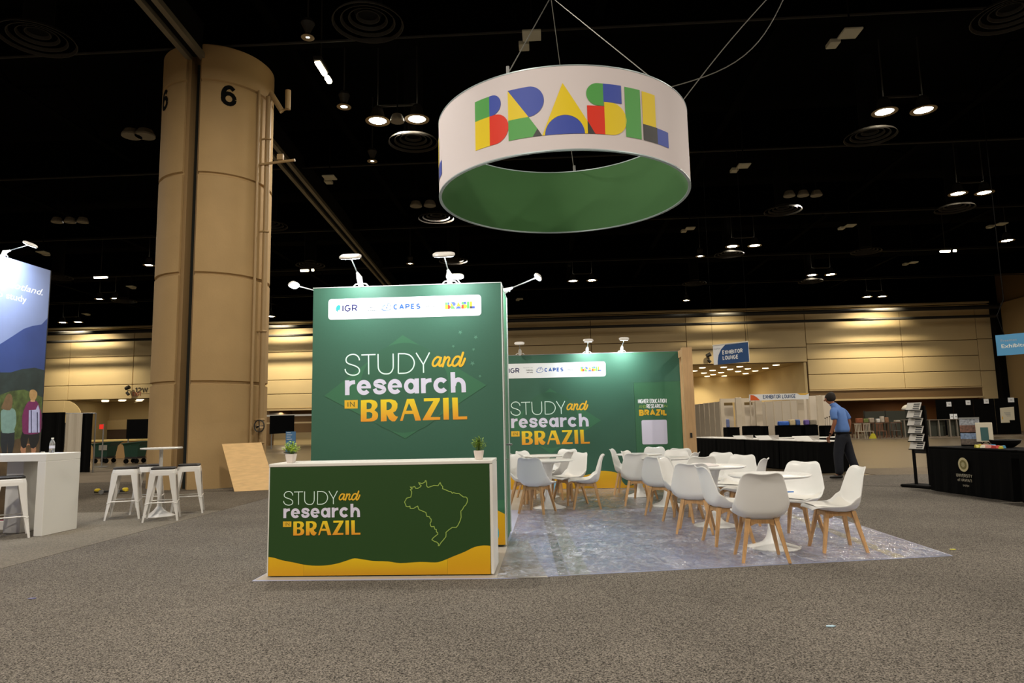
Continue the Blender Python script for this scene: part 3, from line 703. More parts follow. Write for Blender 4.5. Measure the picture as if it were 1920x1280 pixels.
# ================================================================== tall green panel tower
TY, TX0, TX1, TZ = 7.54, -2.655, -0.51, 2.905
tw = thing('tall_display_panel', 'tall green display panel with study and research lettering behind the counter', 'display panel', (0, TY, 0))
P0 = plane_art((0, -0.002, 0))                       # (u, v) = world x, z on the front face of the panel
def TP(px, py, y=TY): p = at_y(px, py, y); return (p.x, p.z)
DEPTH = 0.95
obj('front_face', MB().span((TX0, 0, 0.03), (TX1, 0.03, TZ)), M_GREEN, tw)
obj('side_wall', MB().span((TX1 - 0.03, 0.032, 0.03), (TX1, DEPTH, TZ)), M_GREENS, tw)
obj('side_wall', MB().span((TX0, 0.032, 0.03), (TX0 + 0.03, DEPTH, TZ)), M_GREENS, tw)
obj('rear_wall', MB().span((TX0, DEPTH + 0.002, 0.03), (TX1, DEPTH + 0.03, TZ)), M_GREENS, tw)
fr = MB().span((TX0 - 0.004, -0.004, TZ), (TX1 + 0.006, DEPTH + 0.03, TZ + 0.008))
fr.span((TX1 + 0.001, 0.0, 0.03), (TX1 + 0.012, 0.012, TZ)).span((TX1 + 0.001, 0.2, 0.03), (TX1 + 0.012, 0.225, TZ)).span((TX1 + 0.001, DEPTH - 0.02, 0.03), (TX1 + 0.012, DEPTH + 0.03, TZ))
obj('frame_profile', fr, mat('frame_white', (214, 216, 210), 0.4), tw)
hd = MB().tube([(TX1 + 0.01, 0.12, 1.2), (TX1 + 0.06, 0.12, 1.2), (TX1 + 0.06, 0.0, 1.2)], 0.009, 8)
p = at_y(947, 833, TY + 0.3)
hd = MB().tube([(TX1 + 0.01, 0.3, p.z), (TX1 + 0.07, 0.3, p.z), (TX1 + 0.075, 0.18, p.z)], 0.011, 8).lathe([(0.001, 0), (0.02, 0), (0.02, 0.01)], (TX1 + 0.02, 0.3, p.z - 0.17), 10)
obj('door_handle', hd, M_METAL, tw)
# rhombus, disc and stars of the flag, tone on tone
d = [TP(755, 628), TP(912, 722), TP(760, 822), TP(608, 742)]
obj('flag_diamond', P0.fill(d, 0.0012), M_GREEN2, tw)
c = TP(758, 726); obj('flag_disc', P0.fill([(c[0] + 0.5 * math.cos(q * PI / 24), c[1] + 0.5 * math.sin(q * PI / 24)) for q in range(48)], 0.0018), M_GREEN3, tw)
st = MB()
for (px, py, r) in ((863, 623, 0.028), (892, 632, 0.026), (850, 649, 0.02), (888, 655, 0.022), (886, 681, 0.03), (900, 705, 0.02)):
    c = TP(px, py); P0.fill([(c[0] + r * (1 if q % 2 else 0.42) * math.sin(q * PI / 5), c[1] + r * (1 if q % 2 else 0.42) * math.cos(q * PI / 5)) for q in range(10)], 0.0014, (), st)
tag(obj('star_print', st, mat('print_star', (84, 134, 110), 0.55), tw), kind='stuff')

def lockup(art, u0, v0, s, parent):
    """the campaign lettering; s = metres per unit, (u0, v0) = foot of the left edge"""
    def D(X, Y): return (u0 + (X - 50) * s, v0 + (1210 - (Y + 0.0285 * (X - 50))) * s)
    def DD(pts): return [D(*q) for q in pts]
    mb = MB(); W = 18 * s
    R = lambda pts, w, m_, sm=0, cap=False: art.ribbon(DD(smooth_pts(pts, sm) if sm else pts), w * s, 0.003, m_, cap=cap)
    R([(270, 292), (262, 255), (235, 222), (195, 203), (150, 203), (105, 220), (75, 250), (65, 285), (75, 320), (110, 345), (165, 362), (225, 385), (262, 415), (272, 450), (262, 480), (235, 503), (190, 515), (145, 513), (100, 497), (65, 465), (52, 422)], 18, mb, 3)
    R([(298, 211), (515, 203)], 18, mb); R([(408, 206), (412, 502)], 18, mb)
    R([(552, 195), (554, 320), (556, 390), (565, 430), (590, 465), (630, 488), (675, 494), (720, 488), (755, 462), (775, 425), (783, 380), (781, 188)], 18, mb, 3)
    R([(860, 485), (862, 190), (960, 190)], 18, mb); R([(955, 190), (1020, 205), (1070, 245), (1098, 300), (1100, 350), (1080, 405), (1040, 450), (990, 475), (940, 483), (862, 485)], 18, mb, 3)
    R([(1128, 176), (1238, 352), (1332, 170)], 18, mb); R([(1238, 346), (1240, 476)], 18, mb)
    obj('lettering_thin', mb, M_MINT, parent)
    mb = MB()
    R([(1490, 250), (1455, 238), (1415, 262), (1385, 310), (1378, 350), (1398, 374), (1435, 360), (1470, 315), (1500, 250)], 30, mb, 4)
    R([(1506, 236), (1482, 320), (1474, 356), (1494, 370), (1530, 345)], 34, mb, 4)
    R([(1562, 238), (1528, 378)], 32, mb, 0, True); R([(1540, 330), (1570, 272), (1608, 240), (1630, 258), (1614, 310), (1606, 352), (1626, 370), (1668, 345)], 30, mb, 4)
    R([(1800, 262), (1772, 232), (1728, 238), (1690, 285), (1674, 335), (1688, 366), (1722, 366), (1762, 330), (1792, 275)], 32, mb, 4)
    R([(1836, 172), (1806, 265), (1782, 340), (1792, 370), (1822, 352), (1848, 300), (1862, 262)], 34, mb, 4, True)
    obj('lettering_script', mb, M_GOLD, parent)
    mb = MB(); 
    def ringp(cx, cy, rx, ry, a0, a1, w): art.ribbon(DD([(x, 2 * cy - y) for x, y in arc(cx, cy, rx, ry, a0, a1, 28)]), w * s, 0.003, mb)
    R([(86, 593), (89, 814)], 68, mb); R([(92, 690), (112, 655), (150, 628), (206, 619)], 60, mb, 4)
    for cx, cy in ((340, 698), (808, 682)):
        ringp(cx, cy, 76, 82, 4, 322, 62); R([(cx - 60, cy - 1), (cx + 106, cy - 4)], 34, mb)
    R([(655, 650), (628, 612), (578, 600), (530, 612), (512, 642), (532, 666), (578, 682), (628, 698), (648, 732), (622, 760), (578, 772), (525, 760), (502, 716)], 58, mb, 4)
    ringp(1048, 674, 72, 82, 0, 360, 60); R([(1136, 560), (1139, 782)], 66, mb)
    R([(1234, 555), (1238, 778)], 68, mb); R([(1242, 655), (1262, 618), (1300, 593), (1358, 584)], 60, mb, 4)
    ringp(1500, 660, 80, 84, 38, 322, 66)
    R([(1677, 463), (1683, 766)], 68, mb); R([(1690, 665), (1708, 605), (1755, 574), (1805, 592), (1834, 640), (1840, 762)], 66, mb, 4)
    obj('lettering_bold', mb, M_LILAC, parent)
    mb = MB(); F = lambda o, *h: art.fill(DD(o), 0.003, [DD(q) for q in h], mb)
    F(smooth_pts([(450, 880), (510, 895), (543, 935), (543, 985), (500, 1035)], 3) + smooth_pts([(500, 1036), (545, 1070), (556, 1115), (540, 1165), (490, 1195), (440, 1203)], 3) + [(297, 1207), (295, 888)],
      [(382, 925), (420, 922), (455, 940), (462, 970), (450, 1005), (425, 1020), (383, 1022)], [(383, 1065), (430, 1062), (465, 1080), (472, 1110), (460, 1145), (430, 1160), (383, 1163)])
    F([(593, 878), (750, 872), (815, 890), (848, 935), (845, 1000), (820, 1045), (780, 1068), (800, 1100), (825, 1122), (855, 1128), (835, 1165), (808, 1196), (765, 1198), (720, 1165), (685, 1092), (684, 1195), (598, 1200)],
      [(682, 915), (720, 912), (755, 935), (765, 970), (750, 1010), (715, 1030), (683, 1033)])
    F([(885, 1190), (990, 865), (1095, 862), (1200, 1182), (1115, 1185), (1085, 1085), (955, 1088), (925, 1188)], [(1020, 925), (975, 1040), (1072, 1038)])
    F([(1243, 855), (1482, 848), (1482, 880), (1340, 1130), (1485, 1128), (1483, 1168), (1225, 1180), (1225, 1165), (1385, 895), (1243, 900)])
    F([(1528, 848), (1612, 843), (1616, 1165), (1535, 1168)]); F([(1663, 842), (1748, 840), (1755, 1120), (1885, 1115), (1885, 1158), (1675, 1165)])
    obj('lettering_gold', mb, M_BRAZ, parent)
    obj('tag_box', art.fill(DD([(48, 890), (248, 885), (248, 1010), (50, 1015)]), 0.003), M_GOLD, parent)
    mb = MB()
    for q in ([(100, 918), (102, 986)], [(138, 985), (136, 918), (196, 981), (195, 913)]): art.ribbon(DD(q), 12 * s, 0.0045, mb)
    obj('tag_letters', mb, mat('print_olive', (74, 84, 40), 0.5), parent)
q0 = TP(646, 790.5); q1 = TP(876, 785)
lockup(P0, q0[0], q0[1], (q1[0] - q0[0]) / 1835, tw)

def round_rect(u0, v0, u1, v1, r):
    return arc(u1 - r, v0 + r, r, r, -90, 0, 5) + arc(u1 - r, v1 - r, r, r, 0, 90, 5) + arc(u0 + r, v1 - r, r, r, 90, 180, 5) + arc(u0 + r, v0 + r, r, r, 180, 270, 5)
def logo_card(art, u0, v0, u1, v1, parent):
    """white sponsor strip; inner layout in fractions of its length L and height h"""
    L, h = u1 - u0, v1 - v0
    obj('logo_card', art.fill(round_rect(u0, v0, u1, v1, 0.035 * L * 0.6), 0.0022), M_CARD, parent)
    X = lambda x: u0 + L * (x - 92) / 1720.0
    Y = lambda y: v0 + h * y
    # leaf mark
    mb = art.fill([(X(232), Y(.66)), (X(226), Y(.5)), (X(212), Y(.42)), (X(205), Y(.48)), (X(196), Y(.36)), (X(205), Y(.3)), (X(180), Y(.45)), (X(178), Y(.56)), (X(188), Y(.66)), (X(210), Y(.71))], 0.0035)
    obj('leaf_mark', mb, mat('print_teal', (40, 150, 150), 0.5), parent)
    caps('logo_text', 'IGR', art, X(250), Y(.37), L * 175 / 1720, h * .33, M_NAVY, parent, 0.004, wt=.17)
    lettering('logo_text', 'MINISTRY OF', art, X(640), Y(.68), L * 155 / 1720, h * .055, M_INKG, parent, 0.004, align='R')
    caps('logo_text', 'FOREIGN', art, X(642), Y(.49), L * 110 / 1720, h * .085, M_INK, parent, 0.004, wt=.2, align='R')
    caps('logo_text', 'AFFAIRS', art, X(642), Y(.34), L * 102 / 1720, h * .085, M_INK, parent, 0.004, wt=.2, align='R')
    mb = MB(); A_ = lambda cx, cy, rx, ry, a0, a1: art.ribbon([(X(x), Y(y)) for x, y in arc(cx, cy, rx, ry, a0, a1, 24)], 0.0045 * L / 1.5, 0.0035, mb)
    A_(753, .50, 55, .13, 0, 360); A_(760, .52, 45, .19, 20, 200); A_(745, .46, 50, .10, 180, 350); A_(790, .62, 28, .10, 90, 230)
    art.fill([(X(754) + 0.008 * math.cos(t), Y(.5) + 0.008 * math.sin(t)) for t in [k * PI / 6 for k in range(12)]], 0.0036, (), mb)
    obj('globe_mark', mb, MATS['print_blue'], parent)
    caps('logo_text', 'CAPES', art, X(828), Y(.40), L * 305 / 1720, h * .26, M_BLUE, parent, 0.004, wt=.23, gap=.4)
    lettering('logo_text', 'MINISTRY OF', art, X(1352), Y(.62), L * 165 / 1720, h * .05, M_INKG, parent, 0.004, align='R')
    caps('logo_text', 'EDUCATION', art, X(1352), Y(.45), L * 148 / 1720, h * .09, M_INK, parent, 0.004, wt=.2, align='R')
    lettering('logo_text', 'BRAZILIAN GOVERNMENT', art, X(1430), Y(.81), L * 275 / 1720, h * .05, M_INKG, parent, 0.004)
    wordmark('logo_wordmark', art, X(1410), Y(.35), L * 330 / 1720 / 4.178, parent, 0.004)
    lettering('logo_text', 'UNITING AND REBUILDING', art, X(1445), Y(.22), L * 250 / 1720, h * .045, M_INKG, parent, 0.004)
a = TP(615.5, 599.5); b = TP(902, 553.5)
logo_card(P0, a[0], a[1], b[0], b[1] + 0.008, tw)
# lower part of the front: dune of yellow and a turquoise motif
lo = [(TX0 + 0.001, 0.035), (TX1 - 0.001, 0.035)]
w0 = TP(951, 958)[1]; w1 = TP(930, 955)[1]
wave = [(TX1 - 0.001, w0 - 0.03), (-0.62, w1), (-0.85, w1 + 0.04), (-1.2, w1 + 0.05), (-1.6, w1 - 0.04), (-2.1, w1 - 0.08), (TX0 + 0.001, w1)]
obj('green_band', P0.fill([(TX0 + 0.001, 0.036), (TX1 - 0.001, 0.036), (TX1 - 0.001, w0 + 0.12), (TX0 + 0.001, w0 + 0.12)], 0.0008), M_GREEN2, tw)
obj('dune_print', P0.fill(lo + smooth_pts(wave, 4), 0.0016), M_YEL, tw)
c = TP(927, 999); obj('motif_print', P0.fill([(c[0] + 0.05 * math.cos(t), c[1] + 0.1 * math.sin(t)) for t in [k * PI / 8 for k in range(16)]], 0.0024), mat('print_turq', (40, 170, 196), 0.5), tw)

# ================================================================== front counter
KX0, KX1, KY, KH, KD = -2.555, -0.52, 6.16, 1.005, 0.5
ct = thing('reception_counter', 'green printed reception counter with a white top and a map outline', 'counter', (0, KY, 0))
obj('front_panel', MB().span((KX0 + 0.012, 0, 0.02), (KX1 - 0.03, 0.02, KH - 0.03)), M_CGREEN, ct)
obj('top_board', MB().bev((KX0, -0.004, KH - 0.028), (KX1, KD, KH), 0.003), M_WHITE, ct)
obj('side_panel', MB().bev((KX0, 0.0, 0.02), (KX0 + 0.011, KD, KH - 0.03), 0.002), M_WHITE, ct)
obj('side_panel', MB().bev((KX1 - 0.028, 0.0, 0.02), (KX1, KD, KH - 0.03), 0.004), M_WHITE, ct)
obj('plinth', MB().span((KX0 + 0.03, 0.03, 0.004), (KX1 - 0.04, KD - 0.03, 0.02)), M_BLACK, ct)
K0 = plane_art((0, -0.002, 0))
KP = lambda px, py: TP(px, py, KY)
q0 = KP(530.5, 1003.5); q1 = KP(676, 1000)
lockup(K0, q0[0], q0[1], (q1[0] - q0[0]) / 1835, ct)
mp = [(272, 208), (285, 228), (300, 238), (268, 252), (290, 280), (292, 310), (278, 378), (240, 388), (205, 400), (190, 430), (170, 465), (185, 500), (200, 540), (235, 545), (262, 535), (268, 572), (325, 575), (355, 555), (395, 535), (405, 560), (415, 592), (440, 605), (500, 628), (535, 642), (545, 680), (555, 712), (600, 718), (605, 740), (628, 760), (625, 800), (608, 830), (618, 875), (635, 888), (675, 882), (690, 930), (715, 935), (715, 975), (735, 985), (740, 1015), (690, 1055), (655, 1085), (640, 1110), (680, 1138), (720, 1150), (752, 1180), (750, 1212), (765, 1210), (790, 1165), (830, 1120), (878, 1060), (882, 1020), (880, 985), (930, 940), (990, 898), (1055, 900), (1085, 865), (1120, 790), (1140, 725), (1135, 620), (1165, 590), (1190, 540), (1215, 520), (1240, 475), (1252, 430), (1240, 395), (1220, 378), (1180, 378), (1140, 348), (1105, 320), (1060, 320), (1010, 302), (990, 315), (965, 285), (940, 285), (870, 255), (820, 235), (825, 200), (800, 175), (780, 132), (765, 150), (745, 185), (675, 180), (640, 192), (572, 215), (550, 190), (550, 130), (535, 95), (520, 105), (525, 120), (470, 148), (415, 135), (425, 160), (455, 185), (440, 205), (400, 230), (360, 230), (345, 198), (300, 212)]
obj('map_outline', K0.ribbon([KP(740 + x / 9.143, 890 + y / 9.143) for x, y in mp], 0.0075, 0.002, closed=True), mat('print_lime', (150, 180, 84), 0.5), ct)
R4 = lambda x, y: KP(480 + x / 3.84, 800 + y / 3.84)
wv = [(1708, 858), (1640, 853), (1570, 866), (1500, 900), (1420, 932), (1340, 965), (1290, 975), (1180, 972), (1040, 980), (950, 968), (850, 965), (780, 955), (710, 946), (660, 960), (590, 982), (510, 996), (430, 999), (350, 992), (270, 975), (190, 960), (130, 942), (75, 934)]
wp = [R4(*q) for q in wv]
x0, x1 = KX0 + 0.0125, KX1 - 0.0305
wp = [(min(max(u, x0), x1), v) for u, v in smooth_pts(wp, 3)]; wp[0] = (x1, wp[0][1]); wp[-1] = (x0, wp[-1][1])
for k, (ua, ub) in enumerate(((x0, -2.22), (-2.219, -0.93), (-0.929, x1))):
    c = clip_u([(x0, 0.022), (x1, 0.022)] + wp, ua, ub)
    obj('dune_print', K0.fill(c, 0.0015), M_YEL if k != 1 else gradient_mat('print_yellow_b', (196, 140, 8), (228, 190, 14)), ct)

# small potted plants on the counter
def plant(px, py, label, kind):
    p = at_y(px, py, KY + 0.16); t = thing('potted_plant', label, 'potted plant', (p.x, KY + 0.16, KH))
    w = 0.045
    def sq(h, z, c=0.012): return [(h - c, -h, z), (h, -h + c, z), (h, h - c, z), (h - c, h, z), (-h + c, h, z), (-h, h - c, z), (-h, -h + c, z), (-h + c, -h, z)]
    obj('pot', MB().loft([sq(0.03, 0.0), sq(0.034, 0.006), sq(0.043, 0.07), sq(0.044, 0.082), sq(0.040, 0.082), sq(0.038, 0.07)]), mat('pot_white', (214, 204, 196), 0.5), t)
    rnd = random.Random(kind); lv = MB(); stm = MB()
    n = 46 if kind == 1 else 52
    for i in range(n):
        a = rnd.random() * 2 * PI; e = rnd.random() ** 0.7; 
        if kind == 1: tip = Vector((0.088 * math.cos(a) * e, 0.07 * math.sin(a) * e, 0.165 + 0.035 * (1 - e) + rnd.uniform(-0.025, 0.012) - 0.03 * e))
        else: tip = Vector((0.066 * math.cos(a) * e, 0.06 * math.sin(a) * e, 0.135 + 0.075 * math.sqrt(max(0, 1 - e * e)) + rnd.uniform(-0.04, 0.006)))
        base = Vector((0.02 * math.cos(a) * e, 0.02 * math.sin(a) * e, 0.075))
        stm.tube([base, base.lerp(tip, 0.55) + Vector((0, 0, 0.008)), tip], 0.0012, 4)
        for j in range(9):
            q = base.lerp(tip, 0.42 + 0.62 * j / 8); b = rnd.random() * 2 * PI; l = 0.017 if kind == 1 else 0.015
            dr = Vector((math.cos(b), math.sin(b), rnd.uniform(0.0, 0.9))).normalized(); sd = dr.cross(Vector((rnd.uniform(-.3, .3), rnd.uniform(-.3, .3), 1))).normalized() * l * 0.42
            lv.add([q, q + dr * l * 0.5 + sd, q + dr * l, q + dr * l * 0.5 - sd], [(0, 1, 2, 3)])
    tag(obj('foliage', lv, mat('leaf_lime' if kind == 1 else 'leaf_green', (178, 204, 72) if kind == 1 else (138, 168, 60), 0.6, var=0.35, vscale=40), t), kind='stuff')
    tag(obj('stems', stm, mat('stem_green', (90, 120, 50), 0.6), t), kind='stuff')
    obj('soil', MB().lathe([(0.001, 0.074), (0.036, 0.074)], n=12, cap0=False), mat('soil', (50, 42, 30), 0.9), t)
plant(545.5, 868, 'bushy lime green plant in a small white pot, left end of the counter', 1)
plant(898, 861, 'rounder darker green plant in a small white pot, right end of the counter', 2)

# ================================================================== back panel of the booth
BY, BX0, BX1, BZ = 13.9, -0.9, 2.64, 2.715
bp = thing('back_display_panel', 'wide green back panel with study and research lettering behind the tables', 'display panel', (0, BY, 0))
BP = lambda px, py: TP(px, py, BY)
obj('panel_board', MB().span((BX0, 0, 0.02), (1.712, 0.04, BZ)), M_GREEN, bp)
obj('panel_board', MB().span((1.716, 0, 0.02), (BX1, 0.04, BZ)), mat('panel_green_right', (54, 104, 72), 0.55, var=0.03, vscale=60), bp)
obj('top_cap', MB().span((BX0, -0.004, BZ), (BX1 + 0.002, 0.044, BZ + 0.01)), M_METAL, bp)
obj('upper_band', P0.fill([BP(1166, 664), BP(1272.5, 661), BP(1277, 714), BP(1168, 718)], 0.0008), M_GREEN, bp)
zz = [BP(1168, 718)[1], BP(1281, 850)[1]]
q0 = BP(959, 834); q1 = BP(1106, 829)
lockup(P0, q0[0], q0[1], (q1[0] - q0[0]) / 1835, bp)
obj('flag_diamond', P0.fill([BP(1031, 728), BP(1127, 788), BP(1033, 850), BP(948, 796)], 0.0010), M_GREEN2, bp)
c = BP(1032, 787); obj('flag_disc', P0.fill([(c[0] + 0.56 * math.cos(q * PI / 24), c[1] + 0.56 * math.sin(q * PI / 24)) for q in range(48)], 0.0016), M_GREEN3, bp)
a = BP(905, 712); b = BP(1135, 677.5)
logo_card(P0, b[0] - (b[1] - a[1]) * 6.9, b[1] - 0.30, b[0], b[1], bp)
tx = [('HIGHER EDUCATION', 1196.5, 756.5, 1250, 8.6, M_CARD), ('AND', 1198, 765, 1211.5, 5.6, MATS['print_lime']), ('RESEARCH', 1212.5, 765.3, 1243.5, 8.0, M_CARD), ('IN', 1245, 763.5, 1251, 5.0, MATS['print_lime']), ('BRAZIL', 1198.5, 779.5, 1251.5, 11.5, M_GOLD)]
for s, px, py, px1, hh, m in tx:
    a = BP(px, py); b = BP(px1, py - 0.03 * (px1 - px)); hm = hh * BY / F_PX
    caps('side_lettering', s, P0, a[0], a[1], b[0] - a[0], hm, m, bp, wt=0.27 if m is M_GOLD else (.2 if len(s) > 3 else .13), gap=.15)
a = BP(1204.5, 833); b = BP(1250, 786.5)
obj('blank_card', P0.fill(round_rect(a[0], a[1], b[0], b[1], 0.03), 0.002), M_LILAC, bp)
zt = BP(1100, 895)[1]
wv = [BP(1281, 900), BP(1240, 912), BP(1200, 914), BP(1172, 909), BP(1160, 888), BP(1140, 883), BP(1122, 883), BP(1100, 890), BP(1060, 892), BP(1000, 880), BP(950, 873), BP(900, 874)]
wv = [(min(max(u, BX0 + 0.002), BX1 - 0.002), max(0.08, v)) for u, v in wv]
obj('dune_print', P0.fill([(BX0 + 0.002, 0.021), (BX1 - 0.002, 0.021)] + smooth_pts(wv, 3), 0.0016), M_YEL, bp)
obj('motif_print', P0.fill([BP(1036, 900), BP(1044, 902), BP(1042, 927), BP(1034, 927)], 0.0022), mat('print_sky', (120, 180, 210), 0.5), bp)  # pale blue upright streak: a reflection painted on the panel as flat colour
# timber portal at its right end
tf = thing('timber_portal', 'tall pale timber post frame at the right end of the back panel', 'post frame', (0, 0, 0))
pa_ = at_y(1279, 850, 13.93); pb_ = at_y(1299, 850, 13.2); zt1 = at_y(1296, 651, 13.2).z; 
obj('post', MB().span((2.645, 13.88, 0.01), (2.76, 14.0, 2.72)), M_POST, tf)
obj('post', MB().span((pb_.x - 0.11, 13.16, 0.01), (pb_.x + 0.075, 13.3, zt1)), M_POST, tf)
obj('rail', MB().span((2.62, 13.302, zt1 - 0.14), (2.75, 13.87, zt1)), M_POST, tf)
obj('hinge', MB().span((pb_.x - 0.04, 13.145, 1.0), (pb_.x, 13.158, 1.09)), M_STEELDK, tf)

# ================================================================== arm lamps of the booth
def arm_lamp(base, knee, head, label, head_dir=(1, 0, 0), power=40, lit=True, aim=(0, 0.75, -1), hl=0.24):
    base, knee, head = Vector(base), Vector(knee), Vector(head)
    t = thing('arm_lamp', label, 'lamp', base)
    k, h = knee - base, head - base; dvec = (h - k).normalized()
    obj('clip', MB().tube([(-0.085, 0.0, 0.004), (-0.06, 0, 0.03), (0.0, 0, 0.038), (0.06, 0, 0.03), (0.085, 0, 0.004)], 0.008, 8), M_WPAINT, t)
    obj('holder', MB().tube([(0, 0, 0.0), k.lerp(h, 0.0) + Vector((0, 0, 0.0)), k + dvec * 0.1], [0.03, 0.034, 0.012], 12), M_WPAINT, t, auto=True)
    obj('arm', MB().tube([k + dvec * 0.06, h], 0.007, 8), M_METAL, t)
    U = Vector(head_dir).normalized(); Nn = Vector(aim).normalized(); Vv = U.cross(Nn).normalized()
    M = Matrix((U, Vv, Nn)).transposed()
    def oval(a, b, z): return [h + M @ Vector((a * math.copysign(abs(math.cos(q)) ** 0.6, math.cos(q)), b * math.copysign(abs(math.sin(q)) ** 0.6, math.sin(q)), z)) for q in [PI * i / 10 for i in range(20)]]
    obj('lamp_head', MB().loft([oval(hl / 2 - .02, .035, -.018), oval(hl / 2, .05, -.006), oval(hl / 2, .05, .008)]), M_WPAINT, t)
    if lit:
        obj('led_panel', MB().loft([oval(hl / 2 - .008, .044, .009), oval(hl / 2 - .014, .04, .016)]), M_LED, t)
        area_lamp('led_light', head + Nn * 0.024, hl, power, LED_COL, Nn.to_track_quat('-Z', 'Y').to_euler(), shape='RECTANGLE', sy=0.08, spread=2.6)
top = TZ + 0.008
hz = at_y(657, 481, TY - 0.42)
b1 = at_y(676, 536, TY); b2 = at_y(843, 528, TY)
arm_lamp((b1.x, TY + 0.02, top), (b1.x - 0.01, TY - 0.02, top + 0.1), (hz.x, TY - 0.42, hz.z), 'lit arm lamp on the top left of the tall green panel', power=10)
hz2 = at_y(832, 477, TY - 0.42)
arm_lamp((b2.x, TY + 0.02, top), (b2.x, TY - 0.02, top + 0.1), (hz2.x, TY - 0.42, hz2.z), 'lit arm lamp on the top right of the tall green panel', power=10)
h3 = at_y(551, 534, TY + 0.5)
arm_lamp((TX0 + 0.02, TY + 0.5, top), (TX0 - 0.02, TY + 0.5, top + 0.03), (h3.x, TY + 0.5, h3.z), 'lit arm lamp leaning out over the left side of the tall panel', (0, 1, 0), 8, aim=(0.7, 0, -1))
h4 = at_y(853, 518, TY + DEPTH + 0.4)
arm_lamp((TX1 - 0.45, TY + DEPTH, top), (TX1 - 0.47, TY + DEPTH + 0.02, top + 0.04), (h4.x, TY + DEPTH + 0.4, h4.z), 'lit arm lamp behind the top right of the tall panel', (1, 0, 0), 8, aim=(0, -0.6, -1))
h5 = at_y(1009, 519, TY + 0.6); k5 = at_y(947, 545, TY + 0.6)
arm_lamp((TX1 - 0.015, TY + 0.6, top), (k5.x, TY + 0.6, k5.z), (h5.x, TY + 0.6, h5.z), 'lit arm lamp stretched out right of the tall panel', (0, 1, 0), 12, aim=(-0.7, 0, -1))
for px, hy, hpx, lit, lab in ((975, 643.5, 974, False, 'unlit arm lamp on the left of the back panel'), (1101, 638, 1103, True, 'lit arm lamp in the middle of the back panel'), (1166, 635, 1170, True, 'brightest arm lamp, right of the middle on the back panel')):
    b = at_y(px, 662, BY); h = at_y(hpx, hy, BY - 0.4)
    arm_lamp((b.x, BY + 0.02, BZ + 0.01), (b.x, BY - 0.02, BZ + 0.09), (h.x, BY - 0.4, h.z), lab, power=13 if lit else 0, lit=lit, hl=0.2)

# ================================================================== booth floor and the plastic sheet over it
fl = [(-2.63, 6.03), (-0.42, 6.04), (3.75, 6.83), (3.74, 14.4), (-2.63, 14.4)]
m_bf = mat('booth_vinyl', (176, 182, 212), 0.3, var=0.12, vscale=0.8)
bf = tag(obj('booth_floor', MB().prism([(x, y, 0.0065) for x, y in fl], (0, 0, 0.004)), m_bf), 'grey vinyl floor laid under the plastic sheet of the booth', 'floor covering')
obj('tape_strip', MB().prism([(3.18, 6.75, 0.0107), (3.30, 6.77, 0.0107), (3.34, 14.3, 0.0107), (3.22, 14.3, 0.0107)], (0, 0, 0.0006)), mat('tape_cream', (206, 196, 158), 0.4), bf)
obj('seam_strip', MB().prism([(0.04, 6.13, 0.0107), (0.13, 6.15, 0.0107), (-0.08, 10.7, 0.0107), (-0.17, 10.7, 0.0107)], (0, 0, 0.0006)), mat('seam_grey', (112, 116, 112), 0.4), bf)
obj('seam_strip', MB().prism([(0.14, 6.15, 0.0107), (0.32, 6.18, 0.0107), (0.06, 10.7, 0.0107), (-0.07, 10.7, 0.0107)], (0, 0, 0.0006)), mat('seam_beige', (176, 180, 170), 0.35), bf)
obj('beige_zone', MB().prism([(-2.62, 10.72, 0.0107), (3.16, 10.72, 0.0107), (3.16, 14.3, 0.0107), (-2.62, 14.3, 0.0107)], (0, 0, 0.0005)), mat('floor_beige', (170, 162, 152), 0.35), bf)
obj('beige_zone', MB().prism([(-2.62, 6.06, 0.0107), (-0.05, 6.06, 0.0107), (-0.28, 7.9, 0.0107), (-2.62, 7.9, 0.0107)], (0, 0, 0.0005)), MATS['floor_beige'], bf)
def film():
    mb = MB(); nx, ny = 190, 230; N = noise.noise
    def front(x): return 6.045 if x < -0.42 else 6.045 + (x + 0.42) * (6.83 - 6.045) / 4.17
    for j in range(ny + 1):
        for i in range(nx + 1):
            x = -0.49 + (3.735 + 0.49) * i / nx; y0 = front(x); y = y0 + (13.86 - y0) * (j / ny)
            if x < -0.4 and False: pass
            h = 0.0
            q = N(Vector((x * 0.9, y * 0.9, 3.1))); dx = N(Vector((x * 1.3, y * 1.3, 9.0))) * 0.5; dy = N(Vector((x * 1.3, y * 1.3, 19.0))) * 0.5
            r1 = 1 - abs(N(Vector(((x + dx) * 7, (y + dy) * 3.0, 0)))) * 2.2
            r2 = 1 - abs(N(Vector(((x - dy) * 3.5, (y + dx) * 9, 5)))) * 2.2
            h += 0.008 * max(0, r1) ** 3 * (0.6 + q) + 0.009 * max(0, r2) ** 4 * (0.7 + q) + 0.003 * N(Vector((x * 14, y * 14, 1)))
            for (cx, cy, kk) in ((-0.5, 7.62, 30), (0.7, 8.2, 22)):      # creases fanning out of the panel corner
                a = math.atan2(y - cy, x - cx); dd = math.hypot(x - cx, y - cy)
                if 0.05 < dd < 1.9: h += 0.011 * max(0, math.sin(a * kk + 2 * N(Vector((a * 3, 0, kk))))) ** 3 * (1 - dd / 1.9) * (1 if kk == 30 else 0.4)
            for fx in (0.95, 2.15): h += 0.005 * math.exp(-((x - fx + (y - 7) * 0.05) / 0.012) ** 2)
            edge = min(1, (x + 0.49) / 0.06 + 0.01, (3.735 - x) / 0.05 + 0.05, (j / ny) * 25 + 0.05)
            mb.v.append((x, y, 0.0125 + max(0, h) * max(0, edge)))
    W = nx + 1
    for j in range(ny):
        for i in range(nx):
            a = j * W + i; mb.f.append((a, a + 1, a + W + 1, a + W))
    return mb
